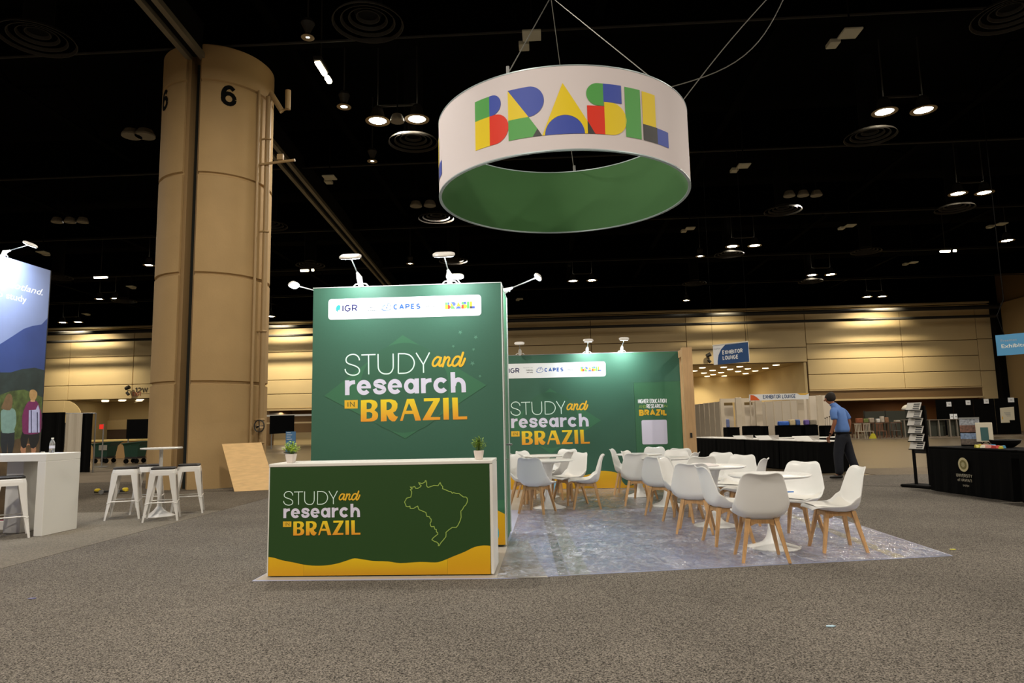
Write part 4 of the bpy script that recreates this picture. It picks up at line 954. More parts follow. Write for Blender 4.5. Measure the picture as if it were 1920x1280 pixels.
m = bpy.data.materials.new('plastic_film'); m.use_nodes = True; nt = m.node_tree; nt.nodes.clear(); NN = nt.nodes.new; LK = nt.links.new
o_ = NN('ShaderNodeOutputMaterial'); tp = NN('ShaderNodeBsdfTransparent'); tp.inputs[0].default_value = (0.93, 0.95, 1, 1)
gl = NN('ShaderNodeBsdfGlossy'); gl.inputs['Roughness'].default_value = 0.1; gl.inputs['Color'].default_value = (1, 1, 1, 1)
di = NN('ShaderNodeBsdfDiffuse'); di.inputs['Color'].default_value = rgb(214, 218, 234)
tc = NN('ShaderNodeTexCoord'); mpn = NN('ShaderNodeMapping'); mpn.inputs['Scale'].default_value = (1.0, 0.55, 1); mpn.inputs['Rotation'].default_value = (0, 0, 0.5); LK(tc.outputs['Object'], mpn.inputs[0])
nz = NN('ShaderNodeTexNoise'); nz.inputs['Scale'].default_value = 6; nz.inputs['Detail'].default_value = 8; nz.inputs['Roughness'].default_value = 0.72; nz.inputs['Distortion'].default_value = 2.2; LK(mpn.outputs[0], nz.inputs['Vector'])
nb = NN('ShaderNodeTexNoise'); nb.inputs['Scale'].default_value = 1.1; nb.inputs['Detail'].default_value = 3; LK(tc.outputs['Object'], nb.inputs['Vector'])
r1 = NN('ShaderNodeMapRange'); r1.inputs[1].default_value = 0.44; r1.inputs[2].default_value = 0.68; r1.inputs[3].default_value = 0.06; r1.inputs[4].default_value = 0.9; LK(nz.outputs['Fac'], r1.inputs[0])
r2 = NN('ShaderNodeMapRange'); r2.inputs[1].default_value = 0.35; r2.inputs[2].default_value = 0.65; r2.inputs[3].default_value = 0.5; r2.inputs[4].default_value = 1.2; LK(nb.outputs['Fac'], r2.inputs[0])
ml = NN('ShaderNodeMath'); ml.operation = 'MULTIPLY'; ml.use_clamp = True; LK(r1.outputs[0], ml.inputs[0]); LK(r2.outputs[0], ml.inputs[1])
bpn = NN('ShaderNodeBump'); bpn.inputs['Strength'].default_value = 0.8; bpn.inputs['Distance'].default_value = 0.02; LK(nz.outputs['Fac'], bpn.inputs['Height']); LK(bpn.outputs[0], gl.inputs['Normal'])
m1_ = NN('ShaderNodeMixShader'); LK(ml.outputs[0], m1_.inputs[0]); LK(tp.outputs[0], m1_.inputs[1]); LK(di.outputs[0], m1_.inputs[2])
fr_ = NN('ShaderNodeFresnel'); fr_.inputs['IOR'].default_value = 1.45; LK(bpn.outputs[0], fr_.inputs['Normal'])
r3 = NN('ShaderNodeMapRange'); r3.inputs[1].default_value = 0.0; r3.inputs[2].default_value = 0.6; r3.inputs[3].default_value = 0.10; r3.inputs[4].default_value = 0.75; LK(fr_.outputs[0], r3.inputs[0])
m2_ = NN('ShaderNodeMixShader'); LK(r3.outputs[0], m2_.inputs[0]); LK(m1_.outputs[0], m2_.inputs[1]); LK(gl.outputs[0], m2_.inputs[2]); LK(m2_.outputs[0], o_.inputs[0])
tag(obj('plastic_sheet', film(), m, smooth=True), 'shiny crinkled clear plastic sheet spread over the booth floor', 'plastic sheet')

# ================================================================== tulip tables
FZ = 0.0145
def tulip(x, y, label):
    t = thing('tulip_table', label, 'table', (x, y, FZ), 0, 'round white pedestal tables in the booth')
    obj('tabletop', MB().lathe([(0.30, 0.705), (0.385, 0.712), (0.41, 0.726), (0.41, 0.733), (0.402, 0.738), (0.001, 0.738)], n=56), M_WHITEP, t, auto=True)
    obj('pedestal', MB().lathe([(0.262, 0.0), (0.262, 0.004), (0.24, 0.012), (0.17, 0.03), (0.11, 0.055), (0.07, 0.1), (0.047, 0.18), (0.04, 0.3), (0.045, 0.42), (0.06, 0.55), (0.085, 0.66), (0.115, 0.705)], n=40), M_WHITEP, t, smooth=True)
    return t
TA = tulip(2.26, 7.34, 'round white pedestal table nearest the camera, behind the grey chair back')
def tul(x, y, l): return dup(TA, (x, y, FZ), 0, l)
tul(2.03, 8.86, 'round white pedestal table with folded cloth on its top'); tul(1.80, 11.00, 'round white pedestal table third from the front of the right row')
tul(1.57, 12.43, 'round white pedestal table at the back of the right row, before the panel'); tul(-0.04, 10.93, 'round white pedestal table front of the left pair near the tall panel')
tul(-0.12, 12.57, 'round white pedestal table rear of the left pair, against the back panel')

# ================================================================== shell chairs
def chair_shell():
    # profile along the chair: (y, z, half width, side lift, corner pull)
    PR = [(0.262, 0.410, 0.170, 0.000), (0.252, 0.432, 0.195, 0.000), (0.225, 0.440, 0.212, 0.004), (0.16, 0.434, 0.234, 0.016), (0.08, 0.420, 0.246, 0.030), (0.0, 0.408, 0.252, 0.044),
          (-0.08, 0.402, 0.253, 0.060), (-0.145, 0.410, 0.252, 0.072), (-0.192, 0.440, 0.250, 0.070), (-0.218, 0.490, 0.247, 0.055), (-0.234, 0.552, 0.240, 0.034), (-0.247, 0.618, 0.229, 0.018), (-0.258, 0.682, 0.215, 0.006),
          (-0.270, 0.740, 0.200, 0.0), (-0.284, 0.783, 0.190, -0.004), (-0.300, 0.808, 0.178, -0.008), (-0.318, 0.820, 0.160, -0.010)]
    n = 16; top = []; 
    for k, (y, z, w, lf) in enumerate(PR):
        row = []
        back = min(1, max(0, (k - 6) / 4.0))
        for i in range(n + 1):
            u = -1 + 2 * i / n; s = math.copysign(abs(u) ** 0.9, u)
            e = abs(u) ** 3
            yy = y + back * 0.055 * u * u * max(0.0, 1 - (z - 0.5) * 1.4) + (1 - back) * 0
            zz = z + (1 - back) * lf * e + (lf * e * 0.9 if 7 <= k <= 12 else 0)
            if k >= 13: zz += 0.010 * math.cos(u * PI) * -1 * (k - 12) / 4 - 0.02 * abs(u) ** 6 * (k - 12) / 4
            if k <= 2: zz -= 0.012 * abs(u) ** 4
            row.append(Vector((s * w, yy, zz)))
        top.append(row)
    m = len(top); mb = MB(); nr = []
    for k in range(m):
        for i in range(n + 1):
            a = top[min(k + 1, m - 1)][i] - top[max(k - 1, 0)][i]; b = top[k][min(i + 1, n)] - top[k][max(i - 1, 0)]
            nv = a.cross(b).normalized(); nr.append(nv)
    s = 1 if nr[5 * (n + 1) + n // 2].z > 0 else -1
    W = n + 1
    th = 0.013
    for k in range(m):
        for i in range(W): mb.v.append(tuple(top[k][i]))
    for k in range(m):
        for i in range(W):
            t2 = th + (0.02 if 2 < k < 9 and 0 < i < n else 0.0) * (1 - abs(-1 + 2 * i / n) ** 3)
            mb.v.append(tuple(top[k][i] - nr[k * W + i] * s * t2))
    Q = m * W
    for k in range(m - 1):
        for i in range(n):
            a = k * W + i; mb.f.append((a, a + 1, a + W + 1, a + W)); mb.f.append((Q + a, Q + a + W, Q + a + W + 1, Q + a + 1))
    for k in range(m - 1):
        for i in (0, n):
            a = k * W + i; mb.f.append((a, a + W, Q + a + W, Q + a))
    for i in range(n):
        a = i; mb.f.append((a, a + 1, Q + a + 1, Q + a)); a = (m - 1) * W + i; mb.f.append((a, a + 1, Q + a + 1, Q + a))
    return mb, top
def make_chair():
    t = thing('shell_chair', '-', 'chair', (0, 0, FZ), 0, 'white shell chairs with wooden legs in the booth')
    mb, top = chair_shell()
    sh = obj('shell', mb, M_WHITEP, t, smooth=True)
    sb = sh.modifiers.new('soft', 'SUBSURF'); sb.levels = 1; sb.render_levels = 1
    pd = MB(); W = 13; rows = list(range(2, 9))
    for k in rows:
        for i in range(W):
            u = -0.86 + 1.72 * i / (W - 1); f = (u + 1) / 2 * 16; a = int(min(15, f)); p = top[k][a].lerp(top[k][a + 1], f - a)
            e = (1 - abs(u / 0.86) ** 5) * (0.35 if k in (2, 8) else 1.0)
            pd.v.append((p.x, p.y, p.z + 0.002 + 0.012 * e))
    for k in range(len(rows) - 1):
        for i in range(W - 1):
            a = k * W + i; pd.f.append((a, a + 1, a + W + 1, a + W))
    obj('seat_pad', pd, M_CUSH, t, smooth=True)
    for sx in (-1, 1):
        for sy in (-1, 1):
            obj('leg', MB().taper((sx * 0.205, sy * 0.205 - 0.02, 0.0), (sx * 0.125, sy * 0.125 - 0.02, 0.388), (0.026, 0.026), (0.042, 0.042)), M_WOOD, t)
    for sy in (-1, 1):
        obj('apron', MB().prism([(-0.108, sy * 0.13 - 0.03, 0.32), (-0.06, sy * 0.13 - 0.03, 0.343), (0.06, sy * 0.13 - 0.03, 0.343), (0.108, sy * 0.13 - 0.03, 0.32), (0.105, sy * 0.13 - 0.03, 0.38), (-0.105, sy * 0.13 - 0.03, 0.38)], (0, 0.02, 0)), M_WOOD, t)
    for sx in (-1, 1):
        obj('apron', MB().prism([(sx * 0.13 - 0.01, -0.128, 0.32), (sx * 0.13 - 0.01, -0.08, 0.343), (sx * 0.13 - 0.01, 0.04, 0.343), (sx * 0.13 - 0.01, 0.088, 0.32), (sx * 0.13 - 0.01, 0.085, 0.38), (sx * 0.13 - 0.01, -0.125, 0.38)], (0.02, 0, 0)), M_WOOD, t)
    return t
CH0 = make_chair(); first = [True]
def chair(x, y, fx, fy, label):
    rz = math.atan2(-fx, fy)
    if first[0]:
        first[0] = False; CH0.location = (x, y, FZ); CH0.rotation_euler = (0, 0, rz); CH0['label'] = label; return CH0
    return dup(CH0, (x, y, FZ), rz, label)
chair(1.96, 6.77, 0.08, 1, 'white shell chair nearest the camera, its broad grey back towards the camera')
chair(1.89, 7.62, 1, 0.12, 'white shell chair in side view left of the front table, facing right')
chair(2.71, 7.90, -0.66, -0.75, 'white shell chair behind the front table, turned to the camera')
chair(2.82, 7.19, -1, 0.02, 'white shell chair at the right end, side view facing left')
chair(1.70, 8.40, 0.28, 0.96, 'white shell chair seen from the back, just left of the front side-view chair')
chair(1.75, 9.35, 0.85, -0.5, 'cream looking shell chair at the left of the cloth table, seat visible')
chair(2.51, 9.66, -0.66, -0.75, 'white shell chair turned to the camera behind the right tip of the cloth table')
chair(2.46, 9.05, -0.85, 0.5, 'shell chair whose narrow back shows between the two right front chairs')
chair(1.57, 10.05, 0.3, 0.95, 'pale lilac back of a shell chair second in the middle of the row')
chair(2.05, 9.90, -0.1, 1, 'shell chair whose back rim shows just behind the folded cloth')
chair(2.43, 10.45, -0.6, -0.8, 'white shell chair before the black tables, left of the other two upright backs')
chair(2.11, 11.65, -0.1, -1, 'cream backed shell chair right of the third table, facing the camera')
chair(2.24, 12.25, -0.3, -1, 'shell chair whose white top peeps over the cream backed chair')
chair(2.02, 11.05, -0.85, 0.5, 'grey shell chair back right at the foot of the timber posts')
chair(1.37, 11.15, 0.12, 1, 'large grey white chair back left in the right group, before the rear table')
chair(1.52, 11.78, 0.85, -0.5, 'cream shell chair half hidden behind the large grey white back')
chair(1.40, 12.75, 1, -0.3, 'white shell chair in side view at the yellow dune of the back panel')
chair(1.98, 13.20, -0.1, -1, 'farthest shell chair behind the rear table, facing the camera')
chair(-0.21, 10.40, 0.42, 0.9, 'front shell chair of the left group, its back to the camera')
chair(-0.37, 11.12, 0.85, -0.5, 'white shell chair beside the tall panel edge, facing right')
chair(0.28, 11.40, -0.8, -0.6, 'white shell chair of the left group turned to the camera, right of the front table')
chair(0.52, 10.82, -1, 0.02, 'rightmost shell chair of the left group, side view facing left')
chair(-0.31, 12.50, 0.8, -0.6, 'white shell chair top left behind the left tables, facing the camera')
chair(-0.39, 11.74, 0.7, 0.7, 'grey backed shell chair left, between the two left tables')
chair(0.08, 12.22, -0.9, 0.45, 'grey backed shell chair at the right of the rear left table')
chair(0.22, 12.90, -0.4, -0.9, 'shell chair whose white rim shows over the grey back at the rear left table')
# folded cloth on the second table
cl = MB(); n = 14
for j in range(n + 1):
    for i in range(n + 1):
        u, v = i / n, j / n
        x = -0.17 + 0.34 * u + 0.02 * math.sin(v * 9); y = -0.12 + 0.24 * v + 0.02 * math.sin(u * 7)
        cl.v.append((x, y, 0.003 + 0.05 * math.sin(PI * min(1, max(0, u * 1.0))) ** 0.4 * (0.6 + 0.4 * noise.noise(Vector((u * 4, v * 4, 2)))) * (math.sin(PI * v) ** 0.3 if 0 < v < 1 else 0)))
for j in range(n):
    for i in range(n): a = j * (n + 1) + i; cl.f.append((a, a + 1, a + n + 2, a + n + 1))
c_ = obj('folded_cloth', cl, mat('cloth_white', (232, 224, 222), 0.85), smooth=True); c_.location = (1.90, 8.80, FZ + 0.739); c_.rotation_euler = (0, 0, 0.3)
tag(c_, 'crumpled white cloth lying on the second table of the right row', 'cloth')

# ================================================================== bar table and metal stools on the aisle
bt = thing('bar_table', 'tall round white bar table between the four white metal stools', 'table', (-6.15, 10.62, 0.008))
obj('tabletop', MB().lathe([(0.001, 1.035), (0.3, 1.035), (0.305, 1.045), (0.305, 1.055), (0.3, 1.06), (0.001, 1.06)], n=40), M_WHITE, bt, auto=True)
obj('pole', MB().lathe([(0.035, 0.15), (0.028, 0.35), (0.028, 1.034)], n=16), M_WPAINT, bt, auto=True)
obj('foot', MB().lathe([(0.235, 0.0), (0.235, 0.006), (0.2, 0.022), (0.13, 0.05), (0.08, 0.09), (0.035, 0.15)], n=32), M_WPAINT, bt, auto=True)
def make_stool():
    t = thing('metal_stool', '-', 'stool', (0, 0, 0), 0, 'white metal bar stools with black cushions')
    def rr(h, z, c=0.04): return [(h - c, -h, z), (h, -h + c, z), (h, h - c, z), (h - c, h, z), (-h + c, h, z), (-h, h - c, z), (-h, -h + c, z), (-h + c, -h, z)]
    obj('seat', MB().loft([rr(0.178, 0.66), rr(0.174, 0.70), rr(0.168, 0.735), rr(0.158, 0.745)], False, True), M_WPAINT, t)
    obj('cushion', MB().loft([rr(0.156, 0.7455), rr(0.162, 0.752), rr(0.162, 0.768), rr(0.15, 0.778)]), mat('cushion_black', (34, 30, 28), 0.6), t)
    for sx in (-1, 1):
        for sy in (-1, 1):
            mb = MB(); st = []
            for z, off, w in ((0.69, 0.176, 0.092), (0.5, 0.19, 0.076), (0.25, 0.213, 0.05), (0.04, 0.238, 0.028), (0.0, 0.242, 0.026)):
                c = Vector((sx * off, sy * off, z))
                st.append([(c.x - sx * w, c.y, z), (c.x - sx * 0.012, c.y + 0.0, z), (c.x, c.y - sy * 0.012, z), (c.x, c.y - sy * w, z), (c.x - sx * 0.004, c.y - sy * w, z), (c.x - sx * 0.006, c.y - sy * 0.014, z), (c.x - sx * 0.014, c.y - sy * 0.006, z), (c.x - sx * w, c.y - sy * 0.004, z)])
            obj('leg', mb.loft(st), M_WPAINT, t)
    for sx, sy, dx, dy in ((0, -1, 1, 0), (0, 1, 1, 0), (-1, 0, 0, 1), (1, 0, 0, 1)):
        a = Vector((sx * 0.209 - dx * 0.205, sy * 0.209 - dy * 0.205, 0.25)); b = Vector((sx * 0.209 + dx * 0.205, sy * 0.209 + dy * 0.205, 0.25))
        obj('footrail', MB().tube([a, a.lerp(b, .12) + Vector((0, 0, .02)), a.lerp(b, .88) + Vector((0, 0, .02)), b], 0.009, 6), M_WPAINT, t)
    return t
S0 = make_stool(); S0.location = (-6.58, 10.42, 0.008); S0.rotation_euler = (0, 0, 0.42); S0['label'] = 'leftmost white metal stool with a black cushion at the bar table'
dup(S0, (-5.84, 10.17, 0.008), 0.42, 'white metal stool with black cushion standing in front of the bar table foot')
dup(S0, (-6.62, 11.10, 0.008), 0.42, 'white metal stool half hidden behind the bar table')
dup(S0, (-5.90, 11.02, 0.008), 0.42, 'rightmost white metal stool at the bar table, nearest the column')
dup(S0, (-7.0, 8.62, 0.008), 0.72, 'large white metal stool at the white bar counter on the left edge')
dup(S0, (-7.42, 9.75, 0.008), 0.4, 'white metal stool behind the white bar counter, only its cushion edge showing')
# white bar counter
bc = thing('bar_counter', 'thick white bar counter at the left edge with a slab end', 'counter', (0, 0, 0.008))
obj('top_slab', MB().bev((-7.96, 8.70, 0.955), (-6.585, 9.36, 1.05), 0.004), M_WHITE, bc)
obj('end_slab', MB().bev((-6.70, 8.70, 0.0), (-6.585, 9.36, 0.954), 0.004), M_WHITE, bc)
obj('inner_slab', MB().bev((-7.36, 9.0, 0.0), (-7.12, 9.36, 0.954), 0.004), M_WHITE, bc)
obj('base_board', MB().bev((-7.96, 9.30, 0.0), (-7.37, 9.36, 0.12), 0.004).bev((-7.11, 9.30, 0.0), (-6.71, 9.36, 0.12), 0.004), M_WHITE, bc)
wbp = at_y(97, 849, 9.2)
wbt = thing('water_bottle', 'clear plastic water bottle standing on the white bar counter', 'bottle', (wbp.x, 9.2, 1.058))
glass = mat('bottle_plastic', (235, 240, 245), 0.08, trans=0.85)
obj('body', MB().lathe([(0.028, 0), (0.034, 0.006), (0.034, 0.07), (0.031, 0.09), (0.034, 0.11), (0.033, 0.135), (0.02, 0.17), (0.013, 0.185)], n=20), glass, wbt, smooth=True)
obj('cap', MB().lathe([(0.016, 0.186), (0.016, 0.204), (0.014, 0.206)], n=16), M_WHITE, wbt)
obj('label_band', MB().lathe([(0.0345, 0.06), (0.0345, 0.1)], n=20, cap0=False, cap1=False), mat('label_pale', (200, 200, 214), 0.5), wbt)
cpx = at_y(80, 850, 9.2); tag(obj('small_cup', MB().lathe([(0.02, 0), (0.026, 0.016)], (cpx.x, 9.2, 1.058), 14), M_WHITE), 'low white cup lying left of the water bottle', 'cup')

# landscape backdrop wall at the left edge
PX = -8.0
lp = thing('landscape_backdrop', 'tall printed landscape backdrop with two hikers and blue mountains at the left edge', 'backdrop', (PX, 0, 0))
ye_ = at_x(95, 507, PX); Yr, Zt = ye_.y, ye_.z
LA = plane_art((0, 0, 0), (0, 1, 0), (0, 0, 1), (1, 0, 0))
LP = lambda px, py: (at_x(px, py, PX).y, at_x(px, py, PX).z)
Z5 = lambda x, y: LP(x / 4.92, 600 + y / 4.92)
Y0 = 5.5
obj('board', MB().span((-0.12, Y0, 0.0), (-0.002, Yr, Zt)), mat('print_skyblue', (116, 128, 164), 0.5, var=0.12, vscale=0.8), lp)
obj('frame_edge', MB().span((-0.125, Yr, 0.0), (0.002, Yr + 0.012, Zt)), mat('frame_dark', (40, 38, 36), 0.5), lp)
def cl_(pts): return [(min(max(u, Y0 + 0.01), Yr - 0.005), max(0.01, min(v, Zt - 0.01))) for u, v in pts]
obj('mountain_print', LA.fill(cl_([LP(-60, 672), LP(0, 645), LP(22, 631), LP(45, 616), LP(60, 611), LP(78, 608), LP(92, 597), LP(90, 720), LP(-60, 720)]), 0.002), mat('print_mountain', (46, 64, 118), 0.5, var=0.1, vscale=2), lp)
obj('hill_print', LA.fill(cl_([LP(-60, 700), LP(0, 698), LP(20, 698), LP(40, 692), LP(65, 689), LP(85, 694), LP(85, 800), LP(-60, 800)]), 0.003), mat('print_hill', (36, 48, 46), 0.5, var=0.4, vscale=5), lp)
obj('bush_print', LA.fill(cl_([LP(-60, 742), LP(0, 740), LP(20, 733), LP(45, 730), LP(65, 738), LP(83, 745), LP(80, 990), LP(-60, 1010)]), 0.004), mat('print_bush', (70, 84, 42), 0.5, var=0.55, vscale=9), lp)
obj('ground_print', LA.fill(cl_([LP(-60, 845), LP(0, 838), LP(20, 826), LP(50, 818), LP(80, 815), LP(78, 990), LP(-60, 1010)]), 0.005), mat('print_ground', (84, 66, 44), 0.5, var=0.4, vscale=6), lp)
obj('footer_print', LA.fill(cl_([LP(-60, 985), LP(0, 975), LP(80, 961), LP(80, 990), LP(-60, 1010)]), 0.006), mat('print_magenta', (170, 40, 100), 0.5), lp)
def hk(name, pts, col, k, sm=2): obj(name, LA.fill([Z5(*q) for q in smooth_pts(pts, sm, True)], 0.006 + k * 0.001), mat('print_' + name, col, 0.5, var=0.12, vscale=12), lp)
hk('hiker_trousers', [(5, 1030), (20, 1240), (60, 1240), (68, 1120), (75, 1240), (110, 1240), (135, 1020)], (30, 36, 42), 0)
hk('hiker_top', [(15, 830), (60, 812), (120, 815), (145, 850), (148, 950), (130, 1010), (130, 1035), (20, 1040), (8, 960), (5, 860)], (112, 142, 134), 1)
hk('hiker_hair', [(60, 690), (95, 680), (115, 720), (110, 790), (90, 830), (40, 825), (10, 810), (30, 760)], (108, 84, 58), 2)
hk('walker_legs', [(195, 1150), (200, 1240), (235, 1240), (240, 1160), (285, 1160), (290, 1240), (320, 1240), (325, 1150)], (170, 120, 90), 0)
hk('walker_shorts', [(205, 1030), (195, 1165), (240, 1172), (262, 1080), (280, 1175), (335, 1165), (365, 1030)], (22, 24, 26), 1)
hk('walker_jacket', [(270, 745), (335, 745), (365, 800), (385, 880), (385, 1000), (350, 1045), (220, 1050), (205, 980), (205, 880), (235, 790)], (110, 36, 84), 2)
hk('walker_pack', [(265, 830), (330, 825), (350, 780), (365, 830), (365, 1035), (262, 1038)], (170, 172, 206), 3, 1)
hk('walker_strap', [(282, 830), (292, 830), (292, 1038), (284, 1038)], (40, 44, 80), 4, 1)
hk('walker_buckle', [(338, 850), (348, 850), (348, 1036), (340, 1036)], (40, 44, 80), 4, 1)
hk('walker_neck', [(280, 735), (320, 735), (320, 752), (280, 752)], (196, 150, 120), 5, 1)
hk('walker_hair', [(275, 650), (310, 640), (340, 665), (340, 700), (320, 738), (285, 738), (270, 700)], (168, 132, 84), 6)
a = LP(79.5, 556); hh = (LP(60, 535)[1] - LP(60, 550)[1]) 
lettering('print_title', 'and Scotland.', LA, a[0], a[1] + 0.02, w=1.15, h=hh * 0.85, m=M_CARD, parent=lp, lift=0.006, shear=0.35, align='R')
a = LP(49, 571); lettering('print_line', 'to study', LA, a[0], a[1] + 0.03, w=0.62, h=hh * 0.8, m=M_CARD, parent=lp, lift=0.006, align='R')
hb = at_x(10, 470, PX); hh_ = at_x(60, 457, PX + 0.7)
arm_lamp((PX - 0.06, at_x(12, 474, PX).y, Zt), (PX - 0.04, at_x(14, 468, PX).y, Zt + 0.08), (PX + 0.42, at_x(57, 458, PX + 0.42).y, at_x(57, 458, PX + 0.42).z), 'arm lamp on top of the landscape backdrop', (0, 1, 0), 30, aim=(-0.75, 0, -1), hl=0.25)
area_lamp('backdrop_lamp_light', (PX + 0.75, 8.3, Zt + 0.05), 0.25, 60, (0.8, 0.88, 1.0), Vector((-0.8, 0, -1)).to_track_quat('-Z', 'Y').to_euler(), spread=2.6)

# plywood sheet against the column
pl = thing('plywood_sheet', 'large bare plywood sheet leaning against the foot of the column', 'plywood sheet', (0, 0, 0))
b0 = Vector((-6.78, 14.55, 0.01)); t0 = at_y(416, 832, 15.17); t1 = at_y(490, 829, 15.5); b1 = b0 + (t1 - t0) * 1.02; b1.z = 0.01
nn = (t0 - b0).cross(b1 - b0).normalized() * 0.018
obj('board', MB().prism([b0, b1, t1, t0], nn if nn.y > 0 else -nn), M_PLY, pl)
# yellow tape gun / dolly lying on the carpet
tp_ = thing('cable_dolly', 'low dark dolly with yellow ends lying on the carpet behind the stools', 'dolly', (-9.5, 14.5, 0.008), 0.3)
obj('frame', MB().bev((-0.3, -0.05, 0.03), (0.3, 0.05, 0.08), 0.01), M_STEELDK, tp_)
for x in (-0.3, 0.24): obj('end_block', MB().bev((x, -0.05, 0.03), (x + 0.11, 0.05, 0.12), 0.02), mat('safety_yellow', (214, 186, 40), 0.5), tp_)
for x in (-0.15, 0.16): obj('wheel', MB().tube([(x, -0.09, 0.05), (x, -0.055, 0.05)], 0.05, 14), M_METAL, tp_)

# ================================================================== left background: drape booth, carts, lobby desk
db = thing('drape_booth', 'black and cream pipe and drape booth beside the landscape backdrop', 'drape booth', (0, 0, 0.006))
def drape(parent, x0, x1, y, z0, z1, m, name='drape', amp=0.03, th=0.02, per=9.0):
    mb = MB(); n = max(6, int(abs(x1 - x0) * 14)); L = abs(x1 - x0)
    P = [(x0 + (x1 - x0) * i / n, y + amp * math.sin(i / n * L * per * 2) + 0.5 * amp * math.sin(i * 1.7)) for i in range(n + 1)]
    ring_ = [(a, b) for a, b in P] + [(a, b + th) for a, b in reversed(P)]
    mb.prism([(a, b, z0) for a, b in ring_], (0, 0, z1 - z0)); return obj(name, mb, m, parent)
xs = [at_y(q, 830, 22.2).x for q in (60, 118, 151, 171)]
drape(db, xs[0], xs[1], 22.2, 0.02, 2.02, M_DRAPE); drape(db, xs[1] + 0.02, xs[2], 22.25, 0.02, 1.97, M_DRAPEW); drape(db, xs[2] + 0.02, xs[3], 22.2, 0.02, 1.97, M_DRAPE)
obj('top_rail', MB().tube([(xs[0], 22.32, 2.0), (xs[3], 22.32, 1.96)], 0.02, 8), M_METAL, db)
for x in (xs[1], xs[3]): obj('upright', MB().tube([(x, 22.36, 0.0), (x, 22.36, 1.98)], 0.022, 8), M_METAL, db)
# tilt carts
M_CART = mat('cart_green', (14, 58, 42), 0.45)
def cart(px, y, w, lab, hood):
    x = at_y(px, 850, y).x; t = thing('tilt_cart', lab, 'cart', (x, y, 0.0))
    obj('tub', MB().loft([[(-w * .38, -.3, .28), (w * .36, -.3, .28), (w * .36, .3, .28), (-w * .38, .3, .28)], [(-w * .44, -.34, .72), (w * .44, -.34, .72), (w * .44, .34, .72), (-w * .44, .34, .72)], [(-w * .5, -.38, .82), (w * .66, -.38, .9), (w * .66, .38, .9), (-w * .5, .38, .82)]]), M_CART, t)
    obj('rim', MB().tube([(-w * .52, -.4, .83), (w * .68, -.4, .91), (w * .68, .4, .91), (-w * .52, .4, .83), (-w * .52, -.4, .83)], .025, 6), M_CART, t)
    obj('chassis', MB().span((-w * .4, -.3, .2), (w * .38, .3, .275)), M_STEELDK, t)
    for a in (-w * .33, w * .3):
        for b in (-.26, .26): obj('wheel', MB().tube([(a, b - .03, .1), (a, b + .03, .1)], .1, 12), M_BLACK, t)
    if hood: obj('paper_sheet', MB().span((-w * .05, -.385, .56), (w * .42, -.37, .78)), mat('paper_grey', (150, 144, 130), 0.7), t)
cart(197, 29.3, 0.78, 'dark green wheeled cart with a paper sheet on its side, in the lobby opening', True)
cart(254, 28.6, 0.72, 'dark green wheeled cart right beside the column edge', False)
ds = at_y(215, 835, 34); dsk = thing('lobby_desk', 'long tan reception desk with a yellowish top behind the green carts', 'desk', (0, 0, 0))
xa, xb = at_y(150, 835, 34).x, at_y(285, 835, 34).x
obj('desk_front', MB().span((xa, 34, 0.0), (xb, 34.5, 0.86)), mat('desk_tan', (170, 134, 84), 0.6), dsk)
obj('desk_top', MB().bev((xa, 33.9, 0.862), (xb, 34.7, 0.96), 0.01), mat('desk_yellow', (226, 196, 120), 0.5), dsk)
hs = thing('hung_screen', 'black cloth screen hanging beside the column above the right cart', 'screen', (0, 0, 0))
p0, p1 = at_y(238, 786, 33), at_y(282, 822, 33)
obj('cloth', MB().span((p0.x, 33, p1.z), (p1.x, 33.05, p0.z)), M_DRAPE, hs)
for x in (p0.x + .05, p1.x - .05): obj('post', MB().tube([(x, 33.1, 0), (x, 33.1, p0.z)], 0.03, 8), M_METAL, hs)
# low inner soffit and dark wall of the left lobby
q0, q1 = at_y(172, 789, 60), at_y(282, 805, 60)
il = setting('wall_lobby_inner', (0, 0, 0))
obj('cream_band', MB().span((q0.x, 60, at_y(200, 805, 60).z), (q1.x, 60.1, at_y(200, 788, 60).z)), M_WALL, il)
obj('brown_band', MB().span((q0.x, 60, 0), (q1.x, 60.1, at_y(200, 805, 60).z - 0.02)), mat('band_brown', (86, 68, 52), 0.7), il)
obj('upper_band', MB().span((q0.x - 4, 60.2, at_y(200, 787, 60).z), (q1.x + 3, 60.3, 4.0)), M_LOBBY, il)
rs = thing('sign_stand', 'thin metal pole stand carrying a small red sign in front of the carts', 'sign stand', (at_y(191, 860, 26).x, 26.0, 0.005))
obj('pole', MB().tube([(0, 0, 0.02), (0, 0, 1.65)], 0.025, 8), M_METAL, rs); obj('base', MB().lathe([(0.22, 0), (0.22, 0.012), (0.03, 0.02)], n=20), M_METAL, rs)
zc = at_y(191, 800, 26).z; obj('sign_plate', MB().span((-0.14, -0.04, zc - .09), (0.02, -0.026, zc + .09)), mat('sign_red', (226, 40, 24), 0.5, emit=0.5), rs)
